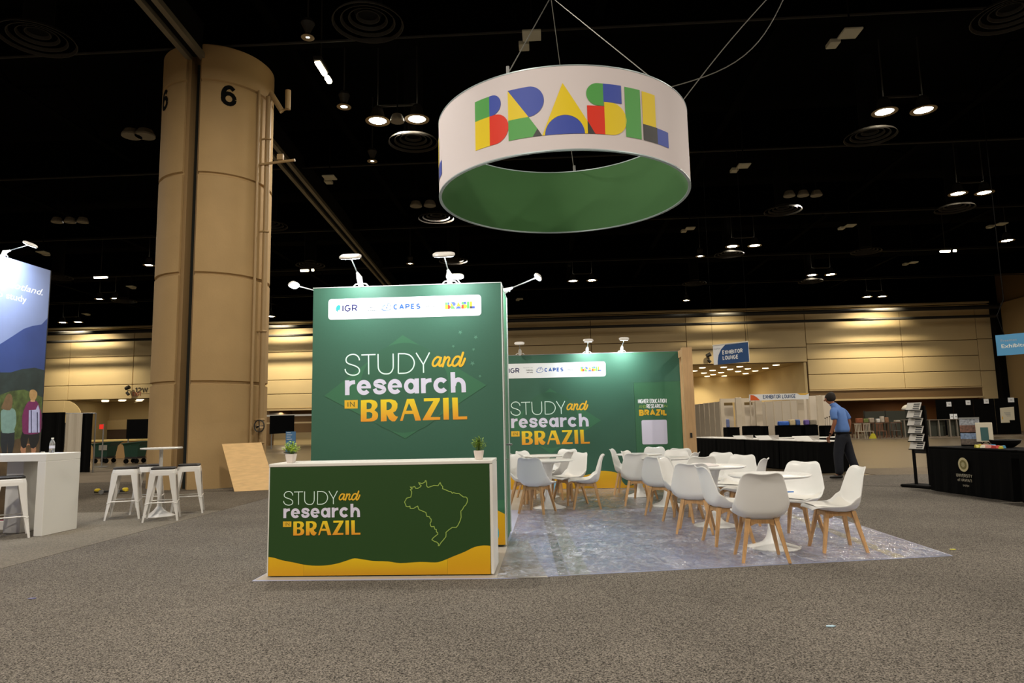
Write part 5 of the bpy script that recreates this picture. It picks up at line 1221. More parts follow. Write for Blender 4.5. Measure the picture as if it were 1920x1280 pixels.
# wall lettering 12W EXIT and its loudspeaker, on the back wall
ex = thing('exit_sign', 'dark 12W and red EXIT lettering on the back wall beside the column', 'sign', (0, WY - 0.09, 0))
WA = plane_art((0, 0, 0))
a = TP(254, 736, WY); caps('digits', '12W', WA, a[0], a[1], w=1.1, h=0.42, m=mat('sign_ink', (40, 34, 26), 0.6), parent=ex, wt=.15)
a = TP(250, 742.5, WY); caps('exit_word', 'EXIT', WA, a[0], a[1], w=0.72, h=0.34, m=mat('sign_redbrown', (140, 56, 40), 0.6, emit=0.2), parent=ex)
obj('mount', MB().span((TP(246, 740, WY)[0], 0.0, TP(246, 738, WY)[1]), (TP(285, 740, WY)[0], 0.02, TP(246, 736, WY)[1] - 0.04)), M_WALL, ex)
for px, py, lab in ((241, 732, 'small dark spotlight cluster on the back wall left of the 12W lettering'), (1329, 671, 'small dark spotlight cluster left of the hanging lounge sign')):
    q = at_y(px, py, WY - 0.3); t = thing('wall_spotlight', lab, 'spotlight', q)
    obj('head', MB().tube([(-0.2, -0.1, 0.15), (0.12, -0.1, 0.3)], [0.14, 0.17], 12), M_STEELDK, t); obj('head', MB().tube([(0.1, -0.1, -0.35), (-0.1, -0.1, -0.15)], [0.12, 0.1], 12), M_STEELDK, t)
    obj('arm', MB().tube([(0, 0.24, 0), (0, -0.1, 0), (0, -0.1, 0.2)], 0.03, 6), M_STEELDK, t); obj('arm', MB().tube([(0, -0.1, 0.0), (0, -0.1, -0.25)], 0.03, 6), M_STEELDK, t)

# between column and tall panel
bn = thing('hung_banner', 'black cloth banner hanging between the column and the tall green panel', 'banner', (0, 0, 0))
p0, p1 = at_y(506, 779, 44.5), at_y(551, 811, 44.5)
obj('cloth', MB().prism([(p0.x, 44.5, p1.z - 0.06), (p1.x, 44.5, p1.z), (p1.x, 44.5, p0.z), (p0.x, 44.5, p0.z)], (0, 0.05, 0)), M_DRAPE, bn)
for x in (p0.x + .1, p1.x - .1): obj('upright', MB().tube([(x, 44.6, 0), (x, 44.6, p0.z)], 0.04, 8), M_METAL, bn)
bs = thing('info_sign', 'blue standing information sign below the black hung banner', 'sign', (0, 0, 0))
p0, p1 = at_y(536, 809, 38), at_y(554, 833, 38)
obj('sign_board', MB().span((p0.x, 38, p1.z - 0.45), (p1.x, 38.04, p0.z)), mat('sign_blue', (84, 134, 182), 0.5), bs)
for k in range(4): obj('text_line', MB().span((p0.x + .05, 37.99, p0.z - .08 - k * .12), (p0.x + (.36 if k % 2 else .28), 37.999, p0.z - .05 - k * .12)), M_CARD, bs)
obj('foot', MB().span((p0.x - .02, 37.8, 0.0), (p1.x + .02, 38.2, 0.03)).span((p0.x + .2, 38.0, 0.03), (p0.x + .3, 38.03, p1.z - .45)), M_STEELDK, bs)
def skirted(name, label, a, b, depth, h, top=None, m=None, group=None, z=0.006):
    """a table under a floor-length cloth, from ground point a to b, depth to the left of a->b"""
    a, b = Vector((a[0], a[1], 0)), Vector((b[0], b[1], 0)); L = (b - a).length; d = (b - a).normalized(); rz = math.atan2(d.y, d.x)
    t = thing(name, label, 'table', (a.x, a.y, z), rz, group)
    n = max(8, int(L * 14)); P = []
    for i in range(n + 1): P.append((L * i / n, -0.012 + 0.012 * math.sin(i * 1.9) + 0.006 * math.sin(i * 0.7)))
    low = [(x, y - 0.02) for x, y in P] + [(L + 0.02, depth), (0 - 0.02, depth)]; up = [(x, 0.0) for x, y in P] + [(L, depth), (0, depth)]
    obj('skirt', MB().loft([[(x, y, 0.01) for x, y in low], [(x, y if y > depth * .5 else y * 0.3, h - 0.05) for x, y in low], [(x, y, h - 0.012) for x, y in up]]), m or M_DRAPE, t)
    obj('tabletop', MB().bev((-0.02, -0.02, h - 0.011), (L + 0.02, depth + 0.02, h + 0.012), 0.005), top or M_WHITE, t); return t
a_, b_ = Vector((4.78, 23.6)), Vector((6.5, 17.0))
for k in range(4):
    s0 = a_.lerp(b_, k / 4.0); s1 = a_.lerp(b_, (k + 1) / 4.0 - 0.006)
    skirted('skirted_table', ['black skirted table with white top, farthest one beside the timber post', 'black skirted table with white top, second of the long row from the timber post', 'black skirted table with white top, third of the long row from the timber post', 'black skirted table with white top nearest the walking man'][k], s0, s1, 0.75, 0.745, group='long row of black skirted tables')
skirted('skirted_table', 'black skirted table of the second row, behind the white folded trays', (6.55, 20.4), (8.35, 20.2), 0.7, 0.75)
def white_board(px, py, y, w, h, lab):
    q = at_y(px, py, y); t = thing('folded_board', lab, 'board', (q.x, y, 0.76))
    obj('leaf', MB().prism([(-w / 2, 0, 0), (w / 2, 0, 0), (w / 2 - 0.08, 0.1, h), (-w / 2 - 0.08, 0.1, h)], (0, 0.012, 0)), M_WHITE, t)
    obj('leaf', MB().prism([(w / 2, 0.0, 0), (w / 2 + 0.25, 0.25, 0), (w / 2 + 0.25, 0.25, h), (w / 2 - 0.08, 0.1, h)], (0, 0.012, 0)), mat('board_grey', (176, 170, 162), 0.6), t)
white_board(1436, 822, 18.9, 0.36, 0.12, 'white folded tray lying on the long black table, left one'); white_board(1509, 822, 17.6, 0.4, 0.12, 'white folded tray lying on the long black table, right one'); white_board(1391, 824, 20.3, 0.3, 0.1, 'small white folded board on the black table, left of the trays')
# lounge booths
LB = [0]
def hard_panel(p, q, z0, z1, n, parent, m, gap=0.03):
    p, q = Vector(p[:2]), Vector(q[:2])
    for i in range(n):
        a, b = p.lerp(q, i / n), p.lerp(q, (i + 1) / n); d = (b - a).normalized() * gap; nn = Vector((-d.y, d.x)).normalized() * 0.03
        obj('wall_panel', MB().prism([(a.x + d.x, a.y + d.y, z0), (b.x - d.x, b.y - d.y, z0), (b.x - d.x + nn.x, b.y - d.y + nn.y, z0), (a.x + d.x + nn.x, a.y + d.y + nn.y, z0)], (0, 0, z1 - z0)), m, parent)
    for i in range(n + 1):
        a = p.lerp(q, i / n); obj('post', MB().span((a.x - 0.035, a.y - 0.035, 0), (a.x + 0.035, a.y + 0.035, z1 + 0.02)), mat('post_cream', (206, 192, 170), 0.5), parent)
M_HP = mat('booth_panel', (214, 202, 184), 0.6)
X = lambda px, y: at_y(px, 780, y).x
bw = thing('booth_wall', 'cream panel wall of the lounge booths running back left of the slotted doors', 'booth wall', (0, 0, 0.0)); hard_panel((X(1304, 50), 50), (X(1351, 43.5), 43.5), 0.05, 2.46, 5, bw, M_HP)
bw = thing('booth_wall', 'cream lounge booth front with two slotted bays', 'booth wall', (0, 0, 0))
ys = 39.0
for k, (c, d) in enumerate(((1352, 1386), (1390, 1424))):
    x0, x1 = X(c, ys), X(d, ys)
    obj('post', MB().span((x0, ys, 0), (x0 + 0.2, ys + 0.1, 2.5)), MATS['post_cream'], bw); obj('post', MB().span((x1 - 0.2, ys, 0), (x1, ys + 0.1, 2.5)), MATS['post_cream'], bw)
    obj('header', MB().span((x0 + 0.2, ys, 2.28), (x1 - 0.2, ys + 0.1, 2.5)), MATS['post_cream'], bw); obj('slot_backing', MB().span((x0 + 0.2, ys + 0.5, 2.0), (x1 - 0.2, ys + 0.52, 2.28)), mat('slot_brown', (120, 98, 56), 0.7), bw)
    obj('wall_panel', MB().span((x0 + 0.22, ys + 0.3, 0.0), (x1 - 0.22, ys + 0.34, 2.12)), M_HP, bw)
bw = thing('booth_wall', 'cream back wall of the lounge seen under the header sign', 'booth wall', (0, 0, 0)); hard_panel((X(1408, 47), 47), (X(1500, 43), 43), 0.05, 2.44, 6, bw, M_HP)
bw = thing('booth_wall', 'cream lounge booth wall behind the walking man', 'booth wall', (0, 0, 0)); hard_panel((X(1497, 38.5), 38.5), (X(1562, 37.5), 37.5), 0.05, 2.52, 3, bw, M_HP)
bw = thing('booth_pillar', 'pair of cream pillars under the left end of the lounge header', 'booth pillar', (0, 0, 0))
for c, d in ((1381, 1392), (1418, 1430)): obj('pillar', MB().bev((X(c, 37.6), 37.6, 0), (X(d, 37.6), 37.75, 2.5), 0.01), MATS['post_cream'], bw)
bw = thing('booth_pillar', 'pair of cream pillars in front of the lounge left of the walking man', 'booth pillar', (0, 0, 0))
for c, d in ((1497, 1509), (1534, 1545)): obj('pillar', MB().bev((X(c, 37.0), 37.0, 0), (X(d, 37.0), 37.15, 2.5), 0.01), MATS['post_cream'], bw)
hy = 36.4
he = thing('lounge_header', 'white lounge header sign with an orange corner and blue lettering over the booths', 'sign', (0, hy, 0))
HA = plane_art((0, -0.003, 0)); HP = lambda px, py: TP(px, py, hy)
cs = [HP(1405, 751), HP(1516, 748), HP(1517, 736.5), HP(1405, 739.5)]
obj('board', MB().prism([(u, 0, v) for u, v in cs], (0, 0.05, 0)), M_CARD, he)
c = [HP(1407, 750.6), HP(1425, 750.2), HP(1419, 744.5), HP(1413, 741), HP(1407, 740)]; obj('corner_print', HA.fill(c, 0.002), mat('print_orange', (226, 96, 30), 0.5), he)
c = [HP(1494, 737.2), HP(1516.5, 736.8), HP(1516.5, 738), HP(1510, 740), HP(1500, 740)]; obj('corner_print', HA.fill(c, 0.002), M_GOLD, he)
a = HP(1431, 747.5); b = HP(1492, 745.5); caps('header_text', 'EXHIBITOR LOUNGE', HA, a[0], a[1], w=b[0] - a[0], h=7.2 * hy / F_PX, m=mat('print_deepblue', (28, 70, 120), 0.5), parent=he, wt=.17)
for q in (1407, 1514): u = HP(q, 745)[0]; obj('post', MB().span((u - .03, 0.06, 0), (u + .03, 0.12, cs[2][1])), MATS['post_cream'], he)
# hanging lounge sign
sy = 22.0
sg = thing('hanging_lounge_sign', 'blue and white hanging lounge sign with white lettering above the booths', 'sign', (0, 0, 0))
A0, B0 = at_y(1336.5, 649, sy), at_y(1402.5, 638.5, sy - 0.9); A1 = at_y(1337.5, 684, sy); 
Ud = Vector((B0.x - A0.x, B0.y - A0.y, 0)); Wd = Ud.length; Ud.normalize(); Nd = Vector((Ud.y, -Ud.x, 0)); 
SA = plane_art((A0.x, A0.y, A1.z), Ud, (0, 0, 1), Nd); Hs = A0.z - A1.z
C3 = [SA.place(0, 0, 0), SA.place(Wd, 0, 0), SA.place(Wd, Hs, 0), SA.place(0, Hs, 0)]
obj('cloth', MB().prism(C3, -Nd * 0.02), M_CARD, sg)
obj('blue_field', SA.fill([(Wd * .115, 0), (Wd, 0), (Wd, Hs), (Wd * .36, Hs), (Wd * .24, Hs * .8), (Wd * .155, Hs * .5), (Wd * .12, Hs * .2)], 0.015), mat('sign_deepblue', (26, 72, 128), 0.6), sg)
caps('sign_text', 'EXHIBITOR', SA, Wd * .27, Hs * .50, w=Wd * .57, h=Hs * .22, m=M_CARD, parent=sg, lift=0.03, wt=.2)
caps('sign_text', 'LOUNGE', SA, Wd * .27, Hs * .21, w=Wd * .44, h=Hs * .22, m=M_CARD, parent=sg, lift=0.03, wt=.2)
lettering('small_logo', 'NAFSA', SA, Wd * .03, Hs * .80, w=Wd * .19, h=Hs * .08, m=M_INKG, parent=sg, lift=0.006)
obj('top_rod', MB().tube([C3[3] + Vector((0, 0, .02)), C3[2] + Vector((0, 0, .02))], 0.02, 8), M_WHITE, sg)
for q in (C3[3], C3[2]): obj('wire', MB().tube([q, Vector((q.x, q.y, 12.6))], 0.004, 5), M_BLACK, sg)
# items on and behind the far tables
def dark_stand(px0, px1, py, y, h, lab, items=()):
    x0, x1 = X(px0, y), X(px1, y)
    t = skirted('display_table', lab, (x0, y), (x1, y), 0.6, h, top=M_DRAPE, group=None); return x0, x1
y5 = 30.0
dark_stand(1362, 1385, 0, 29.6, 0.98, 'dark draped table with a standing blue poster, in the left slotted bay')
dark_stand(1398, 1423, 0, 29.7, 1.02, 'dark draped table in the right slotted bay')
dark_stand(1430, 1439, 0, 30.2, 1.0, 'narrow dark draped table just right of the slotted bays')
dark_stand(1461, 1500, 0, 29.2, 1.02, 'dark draped table piled with blue and cream boxes')
dark_stand(1508, 1532, 0, 29.4, 1.02, 'dark draped table with a patterned top left of the walking man')
dark_stand(1545, 1562, 0, 29.2, 0.98, 'dark draped table with thin flower stems beside the man')
def item(name, label, cat, px0, px1, y, z0, h, col, d=0.25, extra=None):
    x0, x1 = X(px0, y), X(px1, y); t = thing(name, label, cat, ((x0 + x1) / 2, y, z0)); w = (x1 - x0) / 2
    obj('body', MB().bev((-w, 0, 0), (w, d, h), min(0.02, h / 4)), mat('item_%d_%d_%d' % col, col, 0.6, var=0.2, vscale=8), t)
    obj('lid', MB().bev((-w * .96, 0.01, h + 0.002), (w * .9, d * .95, h + 0.03), 0.01), mat('item_lid_%d_%d_%d' % col, tuple(min(255, int(c * 1.2) + 20) for c in col), 0.6), t)
item('poster_stand', 'blue picture board standing on the dark table in the left slotted bay', 'poster', 1361, 1367.5, 29.7, 1.0, 0.32, (104, 116, 160), 0.05)
item('storage_box', 'bright blue box on the dark table below the lounge header', 'box', 1460, 1479, 29.3, 1.04, 0.14, (40, 96, 190))
item('storage_box', 'cream box stacked between the blue boxes below the lounge header', 'box', 1480, 1491, 29.3, 1.04, 0.2, (196, 176, 136))
item('storage_box', 'dull blue box right of the cream box below the lounge header', 'box', 1492, 1500, 29.3, 1.04, 0.2, (60, 90, 150))
item('patterned_bag', 'purple patterned bag on the dark table left of the man', 'bag', 1509, 1517, 29.5, 1.04, 0.18, (104, 84, 160))
item('patterned_bag', 'grey patterned bag on the dark table left of the man', 'bag', 1518, 1531, 29.5, 1.04, 0.19, (140, 130, 112))
fs_ = thing('flower_stems', 'thin dark dried stems standing on the table beside the walking man', 'dried flowers', (X(1551, 29.4), 29.4, 1.0))
for k, dx in enumerate((-0.1, -0.02, 0.08)):
    obj('stem', MB().tube([(dx, 0, 0), (dx + 0.01, 0, 0.28 + k * .03)], 0.007, 5), M_STEELDK, fs_); obj('head', MB().lathe([(0.005, 0), (0.03, 0.02), (0.035, 0.045), (0.005, 0.06)], (dx + .01, 0, 0.27 + k * .03), 8), mat('dry_brown', (70, 56, 40), 0.8), fs_)
bl = at_y(1484, 909, 12.5)
fb = thing('blue_strap', 'blue strap lying on a chair seat behind the front table', 'strap', (2.66, 7.78, 0.5))
obj('band', MB().tube([(-0.5, -0.05, 0.018), (-0.3, 0.0, 0.012), (-0.12, 0.02, 0.02), (0.0, 0.04, 0.02)], 0.008, 6), mat('strap_blue', (70, 140, 230), 0.5), fb)

# ================================================================== right background
gy = 48.0
M_GPART = mat('partition_grey', (62, 64, 54), 0.7)
gp = thing('grey_partition', 'low dark grey partition behind the pile of chairs and boxes', 'partition', (0, 0, 0))
xx = [X(q, gy) for q in (1621, 1660, 1699, 1737)]
for i in range(3): obj('panel', MB().bev((xx[i] + .02, gy, 0.05), (xx[i + 1] - .02, gy + .06, at_y(1680, 770, gy).z), 0.01), M_GPART, gp)
for x in xx: obj('post', MB().span((x - .03, gy - .02, 0), (x + .03, gy + .08, at_y(1680, 769, gy).z)), M_STEELDK, gp)
bkw = thing('black_booth_wall', 'long black booth back wall with white number cards at the far right', 'booth wall', (0, 0, 0))
by = 46.5; bxs = [X(q, by) for q in (1757, 1790, 1828, 1868, 1913)]
for i in range(4): obj('panel', MB().bev((bxs[i], by, 0.02), (bxs[i + 1] - .03, by + .06, at_y(1830, 747.5, by).z), 0.01), M_DRAPE, bkw)
for k, (px, py) in enumerate(((1779.5, 757.5), (1815.5, 754.5), (1849.5, 752), (1896, 749.5))):
    q = at_y(px, py, by - .05)
    t = thing('number_card', ['leftmost white number card on the black booth wall', 'second white number card on the black booth wall', 'third white number card on the black booth wall', 'rightmost white number card, above the large poster'][k], 'card', (q.x, by - 0.03, q.z))
    obj('card', MB().box((0, 0, 0), (0.3 if k < 3 else .38, 0.02, 0.3)), M_CARD, t)
    caps('digits', ['131', '132', '133', '134'][k], plane_art((0, -0.011, 0)), -0.07, -0.04, w=0.15, h=0.08, m=M_INK, parent=t)
q = at_y(1889, 777, by - .05)
t = thing('paper_poster', 'large pale poster with a notched corner on the black booth wall', 'poster', (q.x, by - 0.03, q.z))
obj('sheet', MB().prism([(-.45, 0, -.52), (.1, 0, -.52), (.1, 0, -.36), (.43, 0, -.36), (.46, 0, .5), (-.42, 0, .44)], (0, -0.01, 0)), mat('poster_pale', (222, 214, 190), 0.6), t)
obj('spot', MB().prism([(-.36, -.0115, -.3), (-.3, -.0115, -.3), (-.3, -.0115, -.12), (-.36, -.0115, -.12)], (0, -0.002, 0)), M_GOLD, t)
for k in range(4): obj('text_line', MB().span((-.2 + .05 * k, -.0135, .1 - .07 * k), (.2, -.0115, .13 - .07 * k)), M_INKG, t)
def frame_table(px0, px1, py, y, lab, n=3):
    x0, x1 = X(px0, y), X(px1, y); z = at_y((px0 + px1) / 2, py, y).z; t = thing('frame_table', lab, 'table', (x0, y, 0)); w = x1 - x0
    obj('top', MB().span((0, 0, z - .04), (w, .4, z)), mat('frame_grey', (140, 132, 120), 0.5), t)
    for i in range(n): 
        x = .04 + (w - .08) * i / (n - 1); obj('leg', MB().span((x - .03, 0.02, 0), (x + .03, 0.08, z - .042)), MATS['frame_grey'], t)
    obj('dark_infill', MB().span((.07, .3, .05), (w - .07, .34, z - .06)), M_GPART, t)
frame_table(1694, 1721, 786, 44, 'grey framed table left of the brochure rack'); frame_table(1741, 1778, 786, 44, 'grey framed table right of the brochure rack')
frame_table(1779, 1808, 785, 43.5, 'grey framed table under the two white cards'); frame_table(1809, 1834, 784, 43, 'grey framed table at the right end of the row')
for k, px in enumerate((1784.5, 1792)):
    q = at_y(px, 781, 43.6); t = thing('menu_card', ['left white card standing on the framed table', 'right white card standing on the framed table'][k], 'card', (q.x, 43.6, at_y(1793, 785, 43.5).z + .005))
    obj('card', MB().prism([(-.1, 0, 0), (.1, 0, 0), (.12, .05, .3), (-.08, .05, .3)], (0, .01, 0)), M_CARD, t); obj('mark', MB().span((-.02, -.004, .1), (.05, -.001, .18)), M_INKG, t)
tables = [(1603, 1640, 'low brown table heaped with boxes beside the walking man'), (1641, 1668, 'low brown table with white bags before the grey partition'), (1669, 1692, 'low brown table with a tray before the grey partition')]
M_TBR = mat('table_brown', (96, 66, 46), 0.5)
for a, b, lab in tables:
    y = 45.0; x0, x1 = X(a, y), X(b, y); t = thing('low_table', lab, 'table', (x0, y, 0)); w = x1 - x0; h = 0.95
    obj('top', MB().bev((0, 0, h - .05), (w - .05, .8, h), 0.01), M_TBR, t)
    for i in (0.03, w - .13):
        for j in (0.03, .7): obj('leg', MB().span((i, j, 0), (i + .06, j + .06, h - .052)), M_TBR, t)
rnd = random.Random(3)
its = [(1606, 1618, (150, 84, 50), 'orange brown crate on the low table beside the man', .25), (1619, 1628, (110, 120, 60), 'olive box on the low table beside the man', .22), (1630, 1639, (176, 160, 140), 'pale rounded bag on the low table beside the man', .26),
       (1644, 1650, (224, 220, 210), 'small white bag on the table before the partition', .2), (1652, 1658, (196, 186, 170), 'taller cream bag on the table before the partition', .34), (1659, 1666, (150, 110, 80), 'tan box with bottles on the table before the partition', .28), (1678, 1688, (180, 170, 150), 'flat pale tray on the right low table', .08)]
for a, b, c, lab, h in its: item('goods_box', lab, 'box', a, b, 45.2, 0.96, h, c)
for k, px in enumerate((1610, 1626, 1650, 1677)):
    x = X(px, 43.6); t = thing('slatted_chair', ['pale slatted chair nearest the walking man', 'second pale slatted chair from the walking man, beside a yellow bag', 'brown slatted chair before the white bags', 'dark rattan chair before the right low table'][k], 'chair', (x, 43.6, 0.0))
    mm = mat('slat_%d' % k, ((180, 170, 150), (176, 164, 146), (120, 80, 56), (84, 78, 70))[k], 0.6)
    obj('seat', MB().bev((-.22, -.22, .42), (.22, .22, .46), 0.01), mm, t)
    for sx in (-.2, .2):
        for sy_ in (-.2, .2): obj('leg', MB().span((sx - .02, sy_ - .02, 0), (sx + .02, sy_ + .02, .418)), mm, t)
    for j in range(5): obj('slat', MB().span((-.2 + j * .09, .19, .462), (-.16 + j * .09, .215, .86)), mm, t)
    obj('top_rail', MB().bev((-.22, .185, .862), (.22, .22, .92), 0.008), mm, t)
x = X(1633, 43.2); t = thing('yellow_bag', 'small bright yellow bag on the floor before the low tables', 'bag', (x, 43.2, 0)); obj('body', MB().loft([[(-.2, -.1, 0), (.2, -.1, 0), (.2, .1, 0), (-.2, .1, 0)], [(-.05, -.05, .3), (.12, -.05, .3), (.12, .05, .3), (-.05, .05, .3)]]), mat('bag_yellow', (190, 180, 30), 0.6), t); obj('handle', MB().tube([(-.02, 0, .3), (.03, 0, .38), (.09, 0, .3)], .01, 5), mat('bag_yellow', (190, 180, 30)), t)
x = X(1703, 52); t = thing('white_dome_lamp', 'white dome shape over the grey partition behind the brochure rack', 'lamp', (x, 52, 0)); zc = at_y(1703, 768, 52).z
obj('shade', MB().lathe([(0.42, 0), (0.4, .12), (.3, .26), (.16, .35), (.02, .38)], (0, 0, zc), 20), M_WHITE, t, smooth=True); obj('stand', MB().tube([(0, 0, 0), (0, 0, zc)], .03, 8), M_METAL, t)

# brochure rack and the black draped table with the seal
rk = thing('brochure_rack', 'black brochure rack with six tilted white racks, left of the seal table', 'rack', (6.86, 13.25, 0.008), -1.1)
obj('post', MB().span((-0.16, .0, .05), (-.12, .04, 1.5)), M_BLACK, rk); obj('post', MB().span((.12, .0, .05), (.16, .04, 1.5)), M_BLACK, rk)
obj('back_plate', MB().span((-.12, .01, .62), (.12, .03, 1.5)), mat('rack_dark', (28, 27, 25), 0.5), rk)
obj('base', MB().bev((-.3, -.22, 0.0), (.3, .24, .05), 0.015), M_BLACK, rk)
for k in range(6):
    z = .70 + k * .145
    sh_ = obj('brochure_shelf', MB().prism([(-.14, -.10, z), (.14, -.10, z), (.14, -.03, z + .135), (-.14, -.03, z + .135)], (0, .008, 0)), mat('brochure_white', (198, 194, 186), 0.5), rk)
    for j in range(3): obj('dark_label', MB().prism([(.0, -.093 + .0202 * j, z + .018 + .039 * j), (.12, -.093 + .0202 * j, z + .018 + .039 * j), (.12, -.0825 + .0202 * j, z + .038 + .039 * j), (.0, -.0825 + .0202 * j, z + .038 + .039 * j)], (0, -.003, 0)), M_INK, sh_)
    obj('shelf_lip', MB().span((-.14, -.115, z - .012), (.14, -.10, z + .004)), M_BLACK, rk)
st_ = skirted('seal_table', 'black draped table with a round pale seal and university lettering at the right edge', (6.73, 12.68), (6.965, 10.86), 0.78, 0.76, top=M_DRAPE)
SG = Art(lambda u, v, l: Vector((u, -0.034 - l, v)), 1.0)
Lq = 1.84
def seal(u, v, r):
    obj('seal_ring', SG.fill([(u + r * math.cos(k * PI / 20), v + r * math.sin(k * PI / 20)) for k in range(40)], 0.012), mat('seal_cream', (190, 180, 140), 0.7), st_)
    obj('seal_disc', SG.fill([(u + r * .68 * math.cos(k * PI / 20), v + r * .68 * math.sin(k * PI / 20)) for k in range(40)], 0.014), mat('seal_olive', (120, 112, 66), 0.7), st_)
    obj('seal_device', SG.fill([(u + r * .42 * math.cos(k * PI / 8) * (1 if k % 2 else .7), v + r * .42 * math.sin(k * PI / 8) * (1 if k % 2 else .7)) for k in range(16)], 0.016), mat('seal_pale', (168, 160, 122), 0.7), st_)
seal(0.86, 0.50, 0.115)
caps('university_text', 'UNIVERSITY', SG, 0.86, .295, w=.36, h=.055, m=mat('text_pale', (170, 164, 146), 0.7), parent=st_, lift=0.014, align='C')
lettering('university_text', 'of HAWAI\u02bbI', SG, 0.86, .225, w=.32, h=.05, m=MATS['text_pale'], parent=st_, lift=0.014, align='C')
caps('university_text', 'SYSTEM', SG, 0.88, .145, w=.14, h=.03, m=MATS['text_pale'], parent=st_, lift=0.014, align='C')
skirted('skirted_table', 'black draped table corner at the lower right picture edge', (6.99, 10.72), (7.06, 9.0), 0.7, 0.76, top=M_DRAPE)
def on_table(px, d):   # a point on the seal table top at a given distance into it
    u = d
    o = Vector((6.73, 12.68)); dr = (Vector((6.965, 10.86)) - o).normalized(); nr = Vector((-dr.y, dr.x)); 
    best = None
    for k in range(200):
        P = o + dr * (k * .0095) + nr * d; c = CAM_R.transposed() @ (Vector((P.x, P.y, .79)) - Vector((0, 0, CAM_H))); q = 960 + F_PX * c.x / -c.z
        if best is None or abs(q - px) < best[0]: best = (abs(q - px), P)
    return Vector((best[1].x, best[1].y, 0.786))
def flat_print(parent, name, w, h, bands):
    for k, (a, b, col) in enumerate(bands): obj(name, MB().span((-w / 2, -.006, h * a), (w / 2, -.001, h * b)), mat('photo_%d_%d_%d' % col, col, 0.5, var=0.5, vscale=30), parent)
q = on_table(1822, 0.35); t = thing('photo_display', 'standing display of two campus photographs on the seal table', 'display', q, -0.75)
obj('board', MB().span((-.15, 0, 0), (.15, .02, .5)), M_BLACK, t); flat_print(t, 'photo', .29, .5, ((.06, .25, (96, 84, 74)), (.25, .45, (120, 140, 170)), (.48, .72, (110, 76, 60)), (.72, .92, (150, 154, 160)))); obj('ledge', MB().span((-.15, -.012, .93 * .5), (.15, -.001, .49)), M_METAL, t)
q = on_table(1848, 0.45); t = thing('tablet_frame', 'white framed picture with a teal centre standing on the seal table', 'picture frame', q, -0.75)
obj('frame', MB().bev((-.12, 0, .08), (.12, .025, .4), 0.005), mat('frame_cream', (214, 206, 184), 0.5), t); obj('picture', MB().span((-.05, -.005, .1), (.06, -.001, .32)), mat('pic_teal', (50, 92, 92), 0.5), t); obj('stand', MB().tube([(-.09, .03, 0.01), (0, .06, .1), (.09, .03, 0.01)], .01, 6), M_BLACK, t)
cols = [(196, 186, 60), (230, 226, 200), (214, 150, 140), (196, 60, 50), (70, 140, 180), (224, 160, 160)]
rnd = random.Random(11)
for k in range(14):
    px = 1832 + k * 3.7; q = on_table(px, 0.1 + 0.1 * (k % 3)); c = cols[min(5, int(k / 3.0))] if k % 4 else cols[(k * 2) % 6]
    t = thing('wrapped_sweet', '-', 'sweet', (q.x, q.y, q.z + 0.001), rnd.random() * 3, 'wrapped sweets scattered on the seal table')
    t['label'] = '%s wrapped sweet, %s from the left in the heap on the seal table' % ({(196, 186, 60): 'yellow', (230, 226, 200): 'cream', (214, 150, 140): 'salmon', (196, 60, 50): 'red', (70, 140, 180): 'blue', (224, 160, 160): 'pink'}[c], 'first second third fourth fifth sixth seventh eighth ninth tenth eleventh twelfth thirteenth fourteenth'.split()[k])
    w = .035 + rnd.random() * .02
    obj('sweet', MB().loft([[(-w, -w * .5, 0.0), (w, -w * .5, 0), (w, w * .5, 0), (-w, w * .5, 0)], [(-w * .7, -w * .4, w * .9), (w * .7, -w * .4, w), (w * .7, w * .4, w), (-w * .7, w * .4, w * .8)]]), mat('sweet_%d_%d_%d' % c, c, 0.35), t)
q = on_table(1886, 0.6); t = thing('black_basket', 'shallow black basket behind the sweets on the seal table', 'basket', (q.x, q.y, q.z)); obj('bowl', MB().lathe([(0.12, 0), (.2, .06), (.22, .11), (.21, .11), (.18, .06), (.1, .012)], n=24, cap1=True), M_BLACK, t, auto=True); obj('rim', MB().lathe([(.218, .105), (.228, .112), (.218, .12), (.208, .112), (.218, .105)], n=24, cap0=False, cap1=False), M_STEELDK, t)
# hanging exhibitor sign on the right edge
sy = 22.0
sg = thing('hanging_blue_sign', 'pale blue hanging exhibitor services sign cut by the right picture edge', 'sign', (0, 0, 0))
A0, A1, B0 = at_y(1866, 628.5, sy), at_y(1870, 667, sy), at_y(1930, 618, sy - 0.6)
Ud = Vector((B0.x - A0.x, B0.y - A0.y, 0)).normalized(); Nd = Vector((Ud.y, -Ud.x, 0)); Hs = A0.z - A1.z; Wd = Hs * 2.1
SA = plane_art((A0.x, A0.y, A1.z), Ud, (0, 0, 1), Nd)
obj('board', MB().prism([SA.place(0, 0, 0), SA.place(Wd, 0, 0), SA.place(Wd, Hs, 0), SA.place(0, Hs, 0)], -Nd * 0.02), mat('sign_paleblue', (74, 140, 184), 0.6), sg)
lettering('sign_text', 'Freeman', SA, Hs * .2, Hs * .66, w=Hs * .62, h=Hs * .12, m=M_INKG, parent=sg, lift=0.006)
lettering('sign_text', 'Exhibitor', SA, Hs * .2, Hs * .36, w=Hs * 1.12, h=Hs * .18, m=mat('text_cream', (214, 214, 204), 0.6), parent=sg, lift=0.006, bold=0.012)
lettering('sign_text', 'Services', SA, Hs * .2, Hs * .12, w=Hs * 1.0, h=Hs * .14, m=MATS['text_cream'], parent=sg, lift=0.006) if False else None
q = SA.place(Hs * .35, Hs, 0); k1 = at_y(1879, 599, sy); k2 = at_y(1892, 572, sy)
obj('wire', MB().tube([q, Vector((q.x - .15, q.y, q.z + .6)), Vector((q.x + .1, q.y, q.z + 1.1)), Vector((q.x + .1, q.y, 12.6))], 0.012, 5), M_BLACK, sg)
